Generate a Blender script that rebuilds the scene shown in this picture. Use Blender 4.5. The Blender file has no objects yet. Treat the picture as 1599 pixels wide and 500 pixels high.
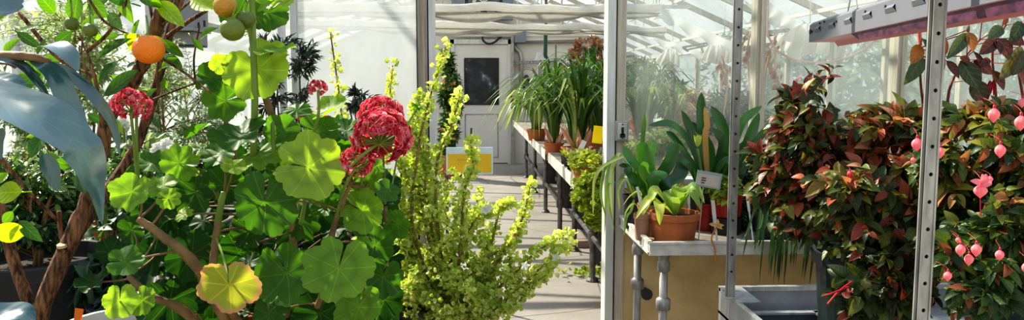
import bpy, math, random
import numpy as np
from mathutils import Vector, Matrix, Euler
R = np.random.default_rng(7)
random.seed(7)
PI = math.pi
scene = bpy.context.scene
COL = scene.collection
# ------------------------------------------------------------------ camera
CH = 1.41
YAW = math.atan(59.5/1200); PITCH = math.atan(120/1200)
camd = bpy.data.cameras.new('camera'); cam = bpy.data.objects.new('camera', camd); COL.objects.link(cam)
camd.sensor_width = 36; camd.lens = 36*1200/1599; camd.clip_start = .02; camd.clip_end = 200
cam.location = (0, 0, CH); cam.rotation_euler = (PI/2-PITCH, 0, -YAW)
scene.camera = cam
camd.dof.use_dof = False
RM = np.array(Euler((PI/2-PITCH, 0, -YAW)).to_matrix())
def ray(px, py):
    return RM @ np.array([px-799.5, 250.0-py, -1200.0])
def at(px, py, Y):
    """world point seen at that spot of the photograph at distance Y down the aisle"""
    d = ray(px, py); return np.array([0, 0, CH]) + d*(Y/d[1])
def atz(px, py, z):
    d = ray(px, py); return np.array([0, 0, CH]) + d*((z-CH)/d[2])
def S(npx, Y): return npx*Y/1200.0
def V3(*a): return np.array(a, float)
def nrm(a):
    a = np.asarray(a, float); n = np.linalg.norm(a, axis=-1, keepdims=True); return a/np.maximum(n, 1e-9)

# ------------------------------------------------------------------ mesh builder
class MB:
    def __init__(s): s.V=[]; s.A=[]; s.F=[]; s.n=0
    def add(s, v, faces, a=None):
        v = np.asarray(v, float).reshape(-1, 3)
        if a is None: a = np.zeros((len(v), 4))
        a = np.asarray(a, float)
        if a.ndim == 1: a = np.tile(a, (len(v), 1))
        s.V.append(v); s.A.append(a)
        for f in faces:
            f = np.asarray(f, int)
            if f.size: s.F.append(f + s.n)
        s.n += len(v)
    def box(s, lo, hi, a=None, rot=0, piv=None):
        x0,y0,z0 = lo; x1,y1,z1 = hi
        v = np.array([(x0,y0,z0),(x1,y0,z0),(x1,y1,z0),(x0,y1,z0),(x0,y0,z1),(x1,y0,z1),(x1,y1,z1),(x0,y1,z1)], float)
        if rot:
            c = v.mean(0) if piv is None else np.array(piv); v = v-c
            cs, sn = math.cos(rot), math.sin(rot)
            v = np.stack([v[:,0]*cs-v[:,1]*sn, v[:,0]*sn+v[:,1]*cs, v[:,2]], 1)+c
        s.add(v, [[(0,3,2,1),(4,5,6,7),(0,1,5,4),(1,2,6,5),(2,3,7,6),(3,0,4,7)]], a)
    def bar(s, p, q, w, h, up=(0,0,1), a=None):
        p = np.array(p, float); q = np.array(q, float); d = nrm(q-p); up = np.array(up, float)
        x = np.cross(d, up)
        if np.linalg.norm(x) < 1e-3: x = np.cross(d, (1, 0, 0))
        x = nrm(x); z = np.cross(x, d)
        v = [e + x*i*w/2 + z*j*h/2 for e in (p, q) for i, j in ((-1,-1),(1,-1),(1,1),(-1,1))]
        s.add(v, [[(0,1,2,3),(7,6,5,4),(0,4,5,1),(1,5,6,2),(2,6,7,3),(3,7,4,0)]], a)
    def tube(s, pts, r, seg=7, a=None, cap=True):
        P = np.asarray(pts, float); n = len(P)
        r = np.full(n, r) if np.isscalar(r) else np.asarray(r, float)
        T = nrm(np.gradient(P, axis=0))
        up = np.array([0,0,1.]) if abs(T[0][2]) < .9 else np.array([1.,0,0])
        x = nrm(np.cross(T[0], up)); vs = []
        ang = np.arange(seg)*2*PI/seg; c = np.cos(ang)[:,None]; sn = np.sin(ang)[:,None]
        for i in range(n):
            x = nrm(x - T[i]*np.dot(x, T[i])); y = np.cross(T[i], x)
            vs.append(P[i] + (c*x + sn*y)*r[i])
        v = np.concatenate(vs); k = np.arange(seg); k2 = (k+1) % seg
        F = [np.stack([i*seg+k, i*seg+k2, (i+1)*seg+k2, (i+1)*seg+k], 1) for i in range(n-1)]
        F = [np.concatenate(F)]
        if cap: F += [np.array([k[::-1]]), np.array([k+(n-1)*seg])]
        if a is None: a = np.zeros(4)
        if np.ndim(a) == 1:
            A = np.tile(a, (len(v), 1)); A[:,0] = np.repeat(np.linspace(0,1,n), seg)
        else: A = np.repeat(a, seg, axis=0)
        s.add(v, F, A)
    def lathe(s, prof, c, seg=28, a=None, tilt=None):
        P = np.array(prof, float); n = len(P); ang = np.arange(seg)*2*PI/seg
        v = np.stack([P[:,0][:,None]*np.cos(ang), P[:,0][:,None]*np.sin(ang), np.repeat(P[:,1][:,None], seg, 1)], 2).reshape(-1,3)
        if tilt is not None: v = v @ np.array(Euler(tilt).to_matrix()).T
        v = v + np.array(c); k = np.arange(seg); k2 = (k+1) % seg
        F = np.concatenate([np.stack([i*seg+k, i*seg+k2, (i+1)*seg+k2, (i+1)*seg+k], 1) for i in range(n-1)])
        s.add(v, [F], a)
    def grid(s, G, a=None):
        n, m = G.shape[:2]
        i, j = np.meshgrid(np.arange(n-1), np.arange(m-1), indexing='ij'); b = (i*m+j).ravel()
        s.add(G.reshape(-1,3), [np.stack([b, b+1, b+m+1, b+m], 1)], a if a is None or np.ndim(a)==1 else np.asarray(a).reshape(-1,4))
    def inst(s, tm, pos, d, n, L, W, rnd, ext=0.0):
        """many copies of a template: tm=(verts(x along,y across,z up), faces, uv)"""
        tv, tf, tuv = tm; pos = np.atleast_2d(pos); N = len(pos)
        d = nrm(np.broadcast_to(d, (N,3))); n = np.broadcast_to(n, (N,3))
        y = nrm(np.cross(n, d)); z = np.cross(d, y)
        L = np.broadcast_to(L, (N,)); W = np.broadcast_to(W, (N,)); rnd = np.broadcast_to(rnd, (N,)); ext = np.broadcast_to(ext, (N,))
        v = pos[:,None,:] + d[:,None,:]*(tv[None,:,0]*L[:,None])[...,None] + y[:,None,:]*(tv[None,:,1]*W[:,None])[...,None] + z[:,None,:]*(tv[None,:,2]*L[:,None])[...,None]
        k = len(tv); off = (np.arange(N)*k)
        A = np.zeros((N,k,4)); A[:,:,0] = tuv[:,0]; A[:,:,1] = tuv[:,1]; A[:,:,2] = rnd[:,None]; A[:,:,3] = ext[:,None]
        F = [ (f[None]+off[:,None,None]).reshape(-1, f.shape[1]) for f in tf]
        s.add(v.reshape(-1,3), F, A.reshape(-1,4))
    def build(s, name, mat, parent=None, smooth=False, loc=None, bevel=0):
        V = np.concatenate(s.V); A = np.concatenate(s.A)
        o0 = WLOC.get(parent.name, np.zeros(3)) if parent is not None else (np.zeros(3) if loc is None else np.array(loc, float))
        V = V - o0
        me = bpy.data.meshes.new(name)
        me.vertices.add(len(V)); me.vertices.foreach_set('co', V.ravel().astype(np.float32))
        loops = np.concatenate([f.ravel() for f in s.F]); sizes = np.concatenate([np.full(len(f), f.shape[1]) for f in s.F])
        me.loops.add(len(loops)); me.loops.foreach_set('vertex_index', loops.astype(np.int32))
        me.polygons.add(len(sizes)); st = np.concatenate([[0], np.cumsum(sizes)[:-1]])
        me.polygons.foreach_set('loop_start', st.astype(np.int32))
        me.polygons.foreach_set('use_smooth', np.full(len(sizes), smooth))
        at_ = me.attributes.new('lf', 'FLOAT_COLOR', 'POINT'); at_.data.foreach_set('color', A.ravel().astype(np.float32))
        me.update(calc_edges=True); me.validate()
        me.materials.append(mat)
        ob = bpy.data.objects.new(name, me); COL.objects.link(ob)
        if parent is not None: ob.parent = parent
        else: ob.location = o0
        WLOC[ob.name] = o0
        if bevel:
            b = ob.modifiers.new('bevel', 'BEVEL'); b.width = bevel; b.segments = 2; b.limit_method = 'ANGLE'
        return ob
WLOC = {}
def thing(name, label, cat, loc=(0,0,0), group=None):
    o = bpy.data.objects.new(name, None); COL.objects.link(o); o.location = loc; o.empty_display_size = .05
    o['label'] = label; o['category'] = cat
    if group: o['group'] = group
    WLOC[o.name] = np.array(loc, float); return o
def tag(o, label, cat, group=None, kind=None):
    o['label'] = label; o['category'] = cat
    if group: o['group'] = group
    if kind: o['kind'] = kind
    return o
def struct(name, mb, m, parent=None, **k):
    o = mb.build(name, m, parent, **k)
    if parent is None: o['kind'] = 'structure'
    return o
def dup(o, loc, label=None, rot=None):
    c = o.copy(); COL.objects.link(c); c.location = loc
    if rot is not None: c.rotation_euler = rot
    if label: c['label'] = label
    for ch in list(o.children):
        d = ch.copy(); COL.objects.link(d); d.parent = c
        for g in list(ch.children):
            e = g.copy(); COL.objects.link(e); e.parent = d
    return c

# ------------------------------------------------------------------ materials
class NT:
    def __init__(s, name):
        s.m = bpy.data.materials.new(name); s.m.use_nodes = True; s.t = s.m.node_tree; s.t.nodes.clear()
        s.out = s.t.nodes.new('ShaderNodeOutputMaterial')
    def n(s, ty, **k):
        nd = s.t.nodes.new('ShaderNode'+ty)
        for a, b in k.items():
            if a in nd.inputs.keys(): s.put(nd.inputs[a], b)
            else: setattr(nd, a, b)
        return nd
    def put(s, i, b):
        if hasattr(b, 'is_output') or isinstance(b, bpy.types.NodeSocket): s.t.links.new(b, i)
        else: i.default_value = b
    def mix(s, f, a, b, blend='MIX'):
        nd = s.t.nodes.new('ShaderNodeMix'); nd.data_type = 'RGBA'; nd.blend_type = blend
        s.put(nd.inputs[0], f); s.put(nd.inputs[6], a); s.put(nd.inputs[7], b); return nd.outputs[2]
    def math(s, op, a, b=0.0, c=None):
        nd = s.t.nodes.new('ShaderNodeMath'); nd.operation = op; s.put(nd.inputs[0], a); s.put(nd.inputs[1], b)
        if c is not None: s.put(nd.inputs[2], c)
        return nd.outputs[0]
    def ramp(s, f, stops):
        nd = s.t.nodes.new('ShaderNodeValToRGB'); s.put(nd.inputs[0], f); e = nd.color_ramp.elements
        while len(e) < len(stops): e.new(.5)
        for x, (p, c) in zip(e, stops): x.position = p; x.color = c4(c)
        return nd.outputs[0]
    def noise(s, scale, detail=3, vec=None, dim=None):
        nd = s.n('TexNoise'); nd.inputs['Scale'].default_value = scale; nd.inputs['Detail'].default_value = detail
        if vec is not None: s.put(nd.inputs['Vector'], vec)
        return nd.outputs['Fac']
    def coord(s, which='Object'): return s.n('TexCoord').outputs[which]
    def bump(s, h, st=.3, dist=.01):
        nd = s.n('Bump'); nd.inputs['Strength'].default_value = st; nd.inputs['Distance'].default_value = dist; s.put(nd.inputs['Height'], h); return nd.outputs[0]
    def end(s, sh): s.t.links.new(sh, s.out.inputs['Surface']); return s.m
def c4(c): return (c[0], c[1], c[2], 1.0)
def mat(name, c, rough=.6, metal=0.0, c2=None, scale=8, detail=4, bump=.0, bscale=None, emit=0, stretch=None, trans=0, spec=.5, lo=.35, hi=.65):
    t = NT(name); vec = t.coord()
    if stretch:
        mp = t.n('Mapping'); mp.inputs['Scale'].default_value = stretch; t.put(mp.inputs['Vector'], vec); vec = mp.outputs[0]
    p = t.n('BsdfPrincipled'); p.inputs['Roughness'].default_value = rough; p.inputs['Metallic'].default_value = metal
    p.inputs['Specular IOR Level'].default_value = spec
    f = t.noise(scale, detail, vec)
    if c2 is None: c2 = tuple(x*.82 for x in c)
    t.put(p.inputs['Base Color'], t.ramp(f, [(lo, c), (hi, c2)]))
    if bump: t.put(p.inputs['Normal'], t.bump(t.noise(bscale or scale*3, 5, vec), bump))
    if emit: p.inputs['Emission Color'].default_value = c4(c); p.inputs['Emission Strength'].default_value = emit
    sh = p.outputs[0]
    if trans:
        tr = t.n('BsdfTranslucent'); tr.inputs[0].default_value = c4(c); ms = t.n('MixShader'); ms.inputs[0].default_value = trans
        t.t.links.new(sh, ms.inputs[1]); t.t.links.new(tr.outputs[0], ms.inputs[2]); sh = ms.outputs[0]
    return t.end(sh)
def leafmat(name, stops, vein=None, nv=7, trans=.4, rough=.4, tcol=None, tip=None, ring=None, zonal=False, midw=.08, edge=None, spec=.5, coat=0, tgain=1.6, blot=0, vb=.2, vmix=.6):
    """stops: ramp over the per-leaf random value; attribute lf = (u along, v across -1..1, rnd, ext)"""
    t = NT(name); at_ = t.n('Attribute', attribute_name='lf')
    sp = t.n('SeparateColor'); t.put(sp.inputs[0], at_.outputs['Color']); u, v, r = sp.outputs[0], sp.outputs[1], sp.outputs[2]; e = at_.outputs['Alpha']
    col = t.ramp(r, stops)
    if tip is not None: col = t.mix(e, col, c4(tip))
    ns = t.noise(35, 3, t.coord()); col = t.mix(t.math('MULTIPLY', ns, .5), col, t.mix(1.0, col, (.55,.55,.5,1), 'MULTIPLY'))
    av = t.math('ABSOLUTE', v)
    if blot: col = t.mix(t.math('MULTIPLY', t.math('GREATER_THAN', t.noise(9, 2, t.coord()), .56), blot), col, c4(edge or (.4,.3,.02)))
    h = None
    if vein is not None:
        if zonal:   # v = angle/pi, u = radius 0..1
            w = t.math('PINGPONG', t.math('MULTIPLY', av, nv), .5)
            m = t.math('LESS_THAN', t.math('MULTIPLY', w, u), midw)
            w2 = t.math('PINGPONG', t.math('ADD', t.math('MULTIPLY', av, nv*2.0), t.math('MULTIPLY', u, 1.0)), .5)
            m2 = t.math('MULTIPLY', t.math('LESS_THAN', w2, midw*1.2), t.math('GREATER_THAN', u, .5))
            m = t.math('MAXIMUM', m, t.math('MULTIPLY', m2, .5))
            h = w
        else:
            m1 = t.math('LESS_THAN', av, midw)
            q = t.math('PINGPONG', t.math('MULTIPLY', t.math('SUBTRACT', u, t.math('MULTIPLY', av, .28)), nv), .5)
            m2 = t.math('LESS_THAN', q, .07)
            m = t.math('MAXIMUM', m1, t.math('MULTIPLY', m2, .6)); h = q
        col = t.mix(t.math('MULTIPLY', m, vmix), col, t.mix(.35, t.mix(1.0, col, (2.2,1.9,1.8,1), 'MULTIPLY'), c4(vein)))
    if ring is not None:
        rr = t.math('SUBTRACT', 1.0, t.math('MULTIPLY', t.math('ABSOLUTE', t.math('SUBTRACT', u, .52)), 5.0))
        rr = t.math('MULTIPLY', t.math('MAXIMUM', rr, 0.0), .30); col = t.mix(rr, col, c4(ring))
    if edge is not None and not blot:
        eg = t.math('GREATER_THAN', u if zonal else av, .85); col = t.mix(t.math('MULTIPLY', eg, .8), col, c4(edge))
    p = t.n('BsdfPrincipled'); p.inputs['Roughness'].default_value = rough; p.inputs['Specular IOR Level'].default_value = spec
    p.inputs['Coat Weight'].default_value = coat; p.inputs['Coat Roughness'].default_value = .16
    t.put(p.inputs['Base Color'], col)
    if h is not None:
        hh = t.math('ADD', h, t.math('MULTIPLY', t.noise(110, 2, t.coord()), .5)); t.put(p.inputs['Normal'], t.bump(hh, vb, .003))
    tr = t.n('BsdfTranslucent')
    g = tcol or (tgain, tgain, tgain*.6)
    t.put(tr.inputs[0], t.mix(1.0, col, (g[0], g[1], g[2], 1), 'MULTIPLY'))
    ms = t.n('MixShader'); ms.inputs[0].default_value = trans
    t.t.links.new(p.outputs[0], ms.inputs[1]); t.t.links.new(tr.outputs[0], ms.inputs[2])
    return t.end(ms.outputs[0])
def glassmat(name, haze=.2, tint=(.93,.96,.95), hcol=(.9,.92,.9), streak=(1,1,.25), gloss=.06):
    t = NT(name); tr = t.n('BsdfTransparent'); tr.inputs[0].default_value = c4(tint)
    mp = t.n('Mapping'); mp.inputs['Scale'].default_value = streak; t.put(mp.inputs['Vector'], t.coord())
    f = t.noise(2.2, 5, mp.outputs[0]); f2 = t.noise(9, 4, mp.outputs[0])
    hz = t.math('MULTIPLY', t.math('ADD', t.math('MULTIPLY', f, 1.3), t.math('MULTIPLY', f2, .7)), haze)
    df = t.n('BsdfDiffuse'); df.inputs[0].default_value = c4(hcol); tl = t.n('BsdfTranslucent'); tl.inputs[0].default_value = c4(hcol)
    a = t.n('MixShader'); a.inputs[0].default_value = .6; t.t.links.new(df.outputs[0], a.inputs[1]); t.t.links.new(tl.outputs[0], a.inputs[2])
    b = t.n('MixShader'); t.put(b.inputs[0], hz); t.t.links.new(tr.outputs[0], b.inputs[1]); t.t.links.new(a.outputs[0], b.inputs[2])
    g = t.n('BsdfGlossy'); g.inputs['Roughness'].default_value = .08
    c = t.n('MixShader'); c.inputs[0].default_value = gloss; t.t.links.new(b.outputs[0], c.inputs[1]); t.t.links.new(g.outputs[0], c.inputs[2])
    return t.end(c.outputs[0])

M = {}
M['white_wall'] = mat('white_wall', (.80,.76,.68), .75, c2=(.68,.64,.56), scale=2.5, bump=.1)
M['cream_wall'] = mat('cream_wall', (.88,.66,.34), .85, c2=(.66,.46,.21), scale=5, detail=7, bump=.25, bscale=30)
M['white_paint'] = mat('white_paint', (.78,.77,.72), .5, c2=(.62,.60,.54), scale=6, stretch=(4,4,.6))
M['wood_jamb'] = mat('wood_jamb', (.50,.42,.32), .7, c2=(.30,.24,.17), scale=7, detail=7, stretch=(9,9,.6), bump=.2)
M['dark_gap'] = mat('dark_gap', (.03,.028,.026), .7)
M['alu'] = mat('alu', (.72,.72,.70), .38, .55, c2=(.52,.52,.50), scale=8, stretch=(6,6,.8))
M['cream_alu'] = mat('cream_alu', (.66,.60,.48), .5, .1, c2=(.48,.42,.32), scale=9, stretch=(6,6,.5))
M['galv'] = mat('galv', (.52,.50,.46), .42, .45, c2=(.30,.29,.27), scale=22, detail=6, stretch=(2,2,.5))
M['cart_sheet'] = mat('cart_sheet', (.50,.51,.52), .4, .45, c2=(.36,.37,.38), scale=10)
M['fixture'] = mat('fixture', (.17,.175,.20), .42, .0, c2=(.15,.155,.175), scale=3)
M['pink_refl'] = mat('pink_refl', (.90,.38,.36), .35, .1, c2=(.80,.28,.30), scale=5, emit=.08)  # pink LED light put into the reflector as colour and faint glow
M['purple_strip'] = mat('purple_strip', (.20,.07,.13), .35, .3, c2=(.06,.022,.05), scale=30, detail=6, stretch=(1,1,2))  # LED reflection on the outer reflector put in as purple colour
M['pipe'] = mat('pipe', (.20,.19,.18), .5, .6, c2=(.10,.09,.08), scale=18)
M['black_plastic'] = mat('black_plastic', (.02,.022,.024), .45)
M['dark_green_pot'] = mat('dark_green_pot', (.006,.022,.022), .4, c2=(.003,.011,.012), scale=6)
M['terracotta'] = mat('terracotta', (.52,.17,.055), .8, c2=(.36,.105,.035), scale=9, detail=6, bump=.12)
M['terracotta_dust'] = mat('terracotta_dust', (.45,.25,.17), .85, c2=(.33,.16,.10), scale=14, detail=6, bump=.15)
M['red_pot'] = mat('red_pot', (.42,.03,.015), .35)
M['soil'] = mat('soil', (.05,.032,.02), .95, c2=(.015,.01,.007), scale=60, bump=.9, bscale=90)
M['label_white'] = mat('label_white', (.85,.85,.83), .5, trans=.2)
M['yellow_card'] = mat('yellow_card', (.90,.62,.03), .5, c2=(.82,.52,.02), trans=.25)
M['sleeve'] = mat('sleeve', (.60,.72,.76), .25, c2=(.5,.62,.68))
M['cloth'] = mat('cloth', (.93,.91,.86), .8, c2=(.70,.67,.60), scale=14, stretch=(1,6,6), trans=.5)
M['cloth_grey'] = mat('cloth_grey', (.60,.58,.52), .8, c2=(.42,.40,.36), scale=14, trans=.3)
M['orange_tag'] = mat('orange_tag', (.95,.22,.02), .5, trans=.3)
M['switch'] = mat('switch', (.50,.47,.40), .5, .3, c2=(.36,.33,.28), scale=10)
M['dark_metal'] = mat('dark_metal', (.06,.065,.06), .5, .4)
M['green_metal'] = mat('green_metal', (.03,.09,.06), .5, .2)
M['blue_grey'] = mat('blue_grey', (.25,.30,.36), .6)
M['bark'] = mat('bark', (.36,.17,.075), .85, c2=(.05,.02,.01), scale=34, detail=8, stretch=(5,5,.8), bump=1.0, bscale=60, lo=.38, hi=.62)
M['wood_cut'] = mat('wood_cut', (.65,.45,.26), .8)
M['stem_green'] = mat('stem_green', (.26,.36,.06), .5, c2=(.16,.25,.04), scale=20, trans=.15)
M['stem_brown'] = mat('stem_brown', (.30,.18,.07), .7, c2=(.15,.085,.035), scale=25, detail=6, bump=.3)
M['stem_dark'] = mat('stem_dark', (.06,.045,.03), .8)
M['stem_red'] = mat('stem_red', (.30,.05,.03), .5, c2=(.14,.04,.025), scale=20)
M['paint_grey'] = mat('paint_grey', (.36,.34,.34), .6, c2=(.25,.23,.24), scale=5)
M['door_paint'] = mat('door_paint', (.76,.73,.67), .45, c2=(.72,.69,.63), scale=3)
M['wire'] = mat('wire', (.02,.02,.02), .5)
M['bench_wood'] = mat('bench_wood', (.34,.29,.23), .8, c2=(.2,.17,.13), scale=8, stretch=(2,1,2))
M['bench_lip'] = mat('bench_lip', (.74,.71,.64), .6, c2=(.52,.48,.42), scale=14, detail=6)
M['outside_ground'] = mat('outside_ground', (.16,.22,.07), .95, c2=(.32,.30,.22), scale=1.5)
M['brick'] = mat('brick', (.40,.24,.18), .9, c2=(.5,.42,.36), scale=6, bump=.3)

# concrete floor with cracks and damp patches
t = NT('concrete_floor'); vec = t.coord()
n1 = t.noise(1.3, 6, vec); n2 = t.noise(14, 7, vec)
col = t.ramp(n1, [(.3,(.30,.27,.235)),(.7,(.46,.42,.37))]); col = t.mix(t.math('MULTIPLY', n2, .6), col, (.24,.21,.18,1))
vo = t.n('TexVoronoi'); vo.feature = 'DISTANCE_TO_EDGE'; vo.inputs['Scale'].default_value = 1.1
wn = t.n('TexNoise'); wn.inputs['Scale'].default_value = 3.0; va = t.n('VectorMath'); va.operation = 'ADD'
vs_ = t.n('VectorMath'); vs_.operation='SCALE'; vs_.inputs['Scale'].default_value=.35; t.put(vs_.inputs[0], wn.outputs['Color']); t.put(va.inputs[0], vec); t.put(va.inputs[1], vs_.outputs[0]); t.put(vo.inputs['Vector'], va.outputs[0])
crk = t.math('LESS_THAN', vo.outputs['Distance'], .006); col = t.mix(t.math('MULTIPLY', crk, .65), col, (.08,.06,.05,1))
p = t.n('BsdfPrincipled'); p.inputs['Roughness'].default_value = .8; t.put(p.inputs['Base Color'], col); t.put(p.inputs['Normal'], t.bump(n2, .25))
M['concrete'] = t.end(p.outputs[0])
M['glass_clear'] = glassmat('glass_clear', .115)
M['glass_side'] = glassmat('glass_side', .20, tint=(.93,.97,.95), hcol=(.93,.95,.94))
M['glass_white'] = glassmat('glass_white', .42, hcol=(.97,.97,.96), streak=(1,1,.5))
M['glass_roof'] = glassmat('glass_roof', .26, streak=(1,1,1))
t = NT('door_glass'); p = t.n('BsdfPrincipled'); p.inputs['Roughness'].default_value=.12
f = t.noise(5, 5, t.coord()); t.put(p.inputs['Base Color'], t.ramp(f, [(.45,(.008,.01,.014)),(.60,(.03,.04,.05)),(.68,(.30,.33,.36))])); M['door_glass'] = t.end(p.outputs[0])

# ------------------------------------------------------------------ leaf templates
def t_ovate(p=.85, fold=.18, droop=.25, nu=6, wmax=.5, tipp=1.0):
    u = np.linspace(0,1,nu); w = np.sin(PI*u**p)**tipp*wmax; w[0]=.02; w[-1]=.0
    tv=[]; uv=[]
    for i in range(nu):
        for j in (-1,0,1):
            tv.append((u[i], j*w[i], fold*abs(j)*w[i]*2*.5 - droop*u[i]**2)); uv.append((u[i], j))
    b = np.array([i*3+j for i in range(nu-1) for j in (0,1)])
    return np.array(tv), [np.stack([b, b+1, b+4, b+3], 1)], np.array(uv, float)
def t_small():     # 2-quad leaf for distant foliage
    tv = np.array([(0,0,0),(.45,-.5,.08),(.5,0,-.02),(.45,.5,.08),(1,0,-.12)]); uv = np.array([(0,0),(.5,-1),(.5,0),(.5,1),(1,0.)])
    return tv, [np.array([(0,1,2),(0,2,3),(1,4,2),(2,4,3)])], uv
def t_needle():
    tv = np.array([(0,0,0),(.4,-.5,.03),(.4,.5,.03),(1,0,-.08)]); uv = np.array([(0,0),(.5,-1),(.5,1),(1,0.)])
    return tv, [np.array([(0,1,2),(1,3,2)])], uv
def t_round(n=9, cup=.25, ruffle=.12, notch=.25, seed=0):   # small crinkled round leaf, petiole at x=0
    rr = np.random.default_rng(seed); tv=[(.35,0,-.06)]; uv=[(0,0)]
    a = np.linspace(-PI+notch, PI-notch, n)
    for ring, rad in ((0,.28),(1,.5)):
        for i,x in enumerate(a):
            q = rad*(1+ (.12*math.cos(i*PI) if ring else 0))
            tv.append((.42+q*math.cos(x), q*math.sin(x), (cup*(q*2)**2*.3 + (ruffle*(rr.random()-.5)*2 if ring else 0)))); uv.append((q*2, x/PI))
    f3 = [(0,1+i,2+i) for i in range(n-1)]; f4 = [(1+i,1+n+i,2+n+i,2+i) for i in range(n-1)]
    return np.array(tv), [np.array(f3), np.array(f4)], np.array(uv)
def t_geranium(seed=0, lobes=7, n=71, rings=7, cup=.16, sinus=.07, depth=.20):
    rr = np.random.default_rng(seed); tv=[(0,0,0)]; uv=[(0,0)]
    a = np.linspace(-PI+sinus, PI-sinus, n); ph = rr.random()*6
    lob = np.abs(np.sin((a+PI)/(2*PI)*PI*lobes)); edge = 1-depth*(1-lob**.55) - .035*(np.arange(n)%3==0) - .22*(np.abs(a)/PI)**10
    edge *= 1+.04*np.sin(a*2+ph)
    for k in range(1, rings+1):
        q = k/rings
        for i,x in enumerate(a):
            r_ = q*edge[i] if k > rings-3 else q*(edge[i]*.4+.6*.92)
            z = cup*q*q*(.55+.45*math.cos(2*x+ph)) + .085*q*q*math.sin(lobes*(x+PI)+ph) - .05*(1-q)*math.cos(x) + .02*q**3*math.sin(x*13+ph)
            tv.append((r_*math.cos(x), r_*math.sin(x), z)); uv.append((q, x/PI))
    f3 = [(0,1+i,2+i) for i in range(n-1)]
    f4 = [(1+(k-1)*n+i,1+k*n+i,2+k*n+i,2+(k-1)*n+i) for k in range(1,rings) for i in range(n-1)]
    return np.array(tv), [np.array(f3), np.array(f4)], np.array(uv)
T_OV = t_ovate(); T_OV2 = t_ovate(.8, .25, .5, 8, .5, .8); T_SM = t_small(); T_ND = t_needle()
T_RD = [t_round(seed=i, cup=.6) for i in range(4)]; T_GE = [t_geranium(i, lobes=[7,6,8,7,5][i], cup=[.20,.34,-.18,.40,.10][i]) for i in range(5)]

def bez(p0, p1, p2, n=10):
    t_ = np.linspace(0,1,n)[:,None]; return (1-t_)**2*p0 + 2*t_*(1-t_)*p1 + t_**2*p2
def smooth_path(pts, n=24):
    P = np.array(pts, float); k = len(P)
    if k == 2: return P[0] + (P[1]-P[0])*np.linspace(0,1,n)[:,None]
    Q = np.vstack([2*P[0]-P[1], P, 2*P[-1]-P[-2]]); out=[]
    for s_ in np.linspace(0, k-1-1e-6, n):
        i = int(s_); f = s_-i; a,b,c,d = Q[i],Q[i+1],Q[i+2],Q[i+3]
        out.append(.5*((2*b)+(-a+c)*f+(2*a-5*b+4*c-d)*f*f+(-a+3*b-3*c+d)*f**3))
    return np.array(out)
def ribbon(mb, path, w, up=(0,0,1), fold=.15, rnd=.5, ext=0, prof='strap', side=None, nseg=14):
    P = smooth_path(path, nseg); T = nrm(np.gradient(P, axis=0)); u = np.linspace(0,1,nseg)
    W = {'strap': np.minimum(1, u*6+.55)*np.clip((1-u)*4.0, 0, 1)**.6, 'lance': np.sin(PI*np.clip(u,0,1)**.8)**.75*.98+.02*(1-u), 'blade': (1-u)**.6, 'clivia': np.minimum(1,(u*2+.6))*np.clip((1-u)*5,0,1)**.5}[prof]*w/2
    up = np.array(up, float)
    if side is None:
        sd = np.cross(T, up); bad = np.linalg.norm(sd, axis=1) < .25
        ref = np.cross(nrm(P[-1]-P[0]), up)
        if np.linalg.norm(ref) < .2: ref = np.cross(P[-1]-P[0], (.3,.9,.1))
        sd = np.where((sd@ref)[:,None] < 0, -sd, sd); sd[bad] = ref; sd = nrm(sd); sd = nrm(sd*.5 + nrm(ref)*.5)
    else: sd = np.tile(nrm(side), (nseg,1))
    N = nrm(np.cross(sd, T)); G=np.zeros((nseg,5,3)); A=np.zeros((nseg,5,4))
    for j, q in enumerate((-1,-.5,0,.5,1)):
        G[:,j] = P + sd*(W*q)[:,None] + N*(abs(q)*fold*W)[:,None]
        A[:,j,0]=u; A[:,j,1]=q; A[:,j,2]=rnd; A[:,j,3]=ext
    mb.grid(G, A)
def pot_prof(r, h, rim=.16, flare=.78, th=.06):
    rb = r*flare; hr = h*rim
    return [(0,0),(rb*.98,0),(rb,.004),(rb+(r*.93-rb)*.95, h-hr),(r, h-hr+.001),(r*1.03,h-.004),(r*1.02,h),(r*.93,h),(r*.9,h-hr*.9),(r*.86,h*.80)]
def add_pot(parent, c, r, h, m, rim=.16, flare=.78, seg=28, soil=True):
    mb = MB(); mb.lathe(pot_prof(r,h,rim,flare), c, seg); mb.build('pot', m, parent, smooth=False)
    if soil:
        mb = MB(); mb.lathe([(r*.89,h*.84),(r*.5,h*.86),(0.0005,h*.87)], c, 20); mb.build('soil', M['soil'], parent)
# ================================================================== THE SETTING
PY = 3.6                 # the glazed partition between the two bays
FY = 13.5                # far wall
XL, XR = -2.9, 2.9
EAVE, RIDGE = 1.86, 3.12
def b_(lo, hi, **k):
    m = MB(); m.box(lo, hi, **k); return m
struct('floor', b_((XL,-1.2,-.08),(XR,FY,0)), M['concrete'])
o = struct('ground', b_((-30,-12,-.30),(30,40,-.10)), M['outside_ground'])
# far gable wall
mb = MB(); xm = (XL+XR)/2; y0, y1 = FY, FY+.12
v = [(XL,y0,0),(XR,y0,0),(XR,y0,EAVE),(xm,y0,RIDGE),(XL,y0,EAVE)]; v += [(a,y1,c) for a,_,c in v]
mb.add(v, [[(0,1,2),(0,2,3),(0,3,4)],[(6,5,9),(6,9,8),(6,8,7)],[(0,5,6,1),(1,6,7,2),(2,7,8,3),(3,8,9,4),(4,9,5,0)]])
struct('wall_back', mb, M['white_wall'])
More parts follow.
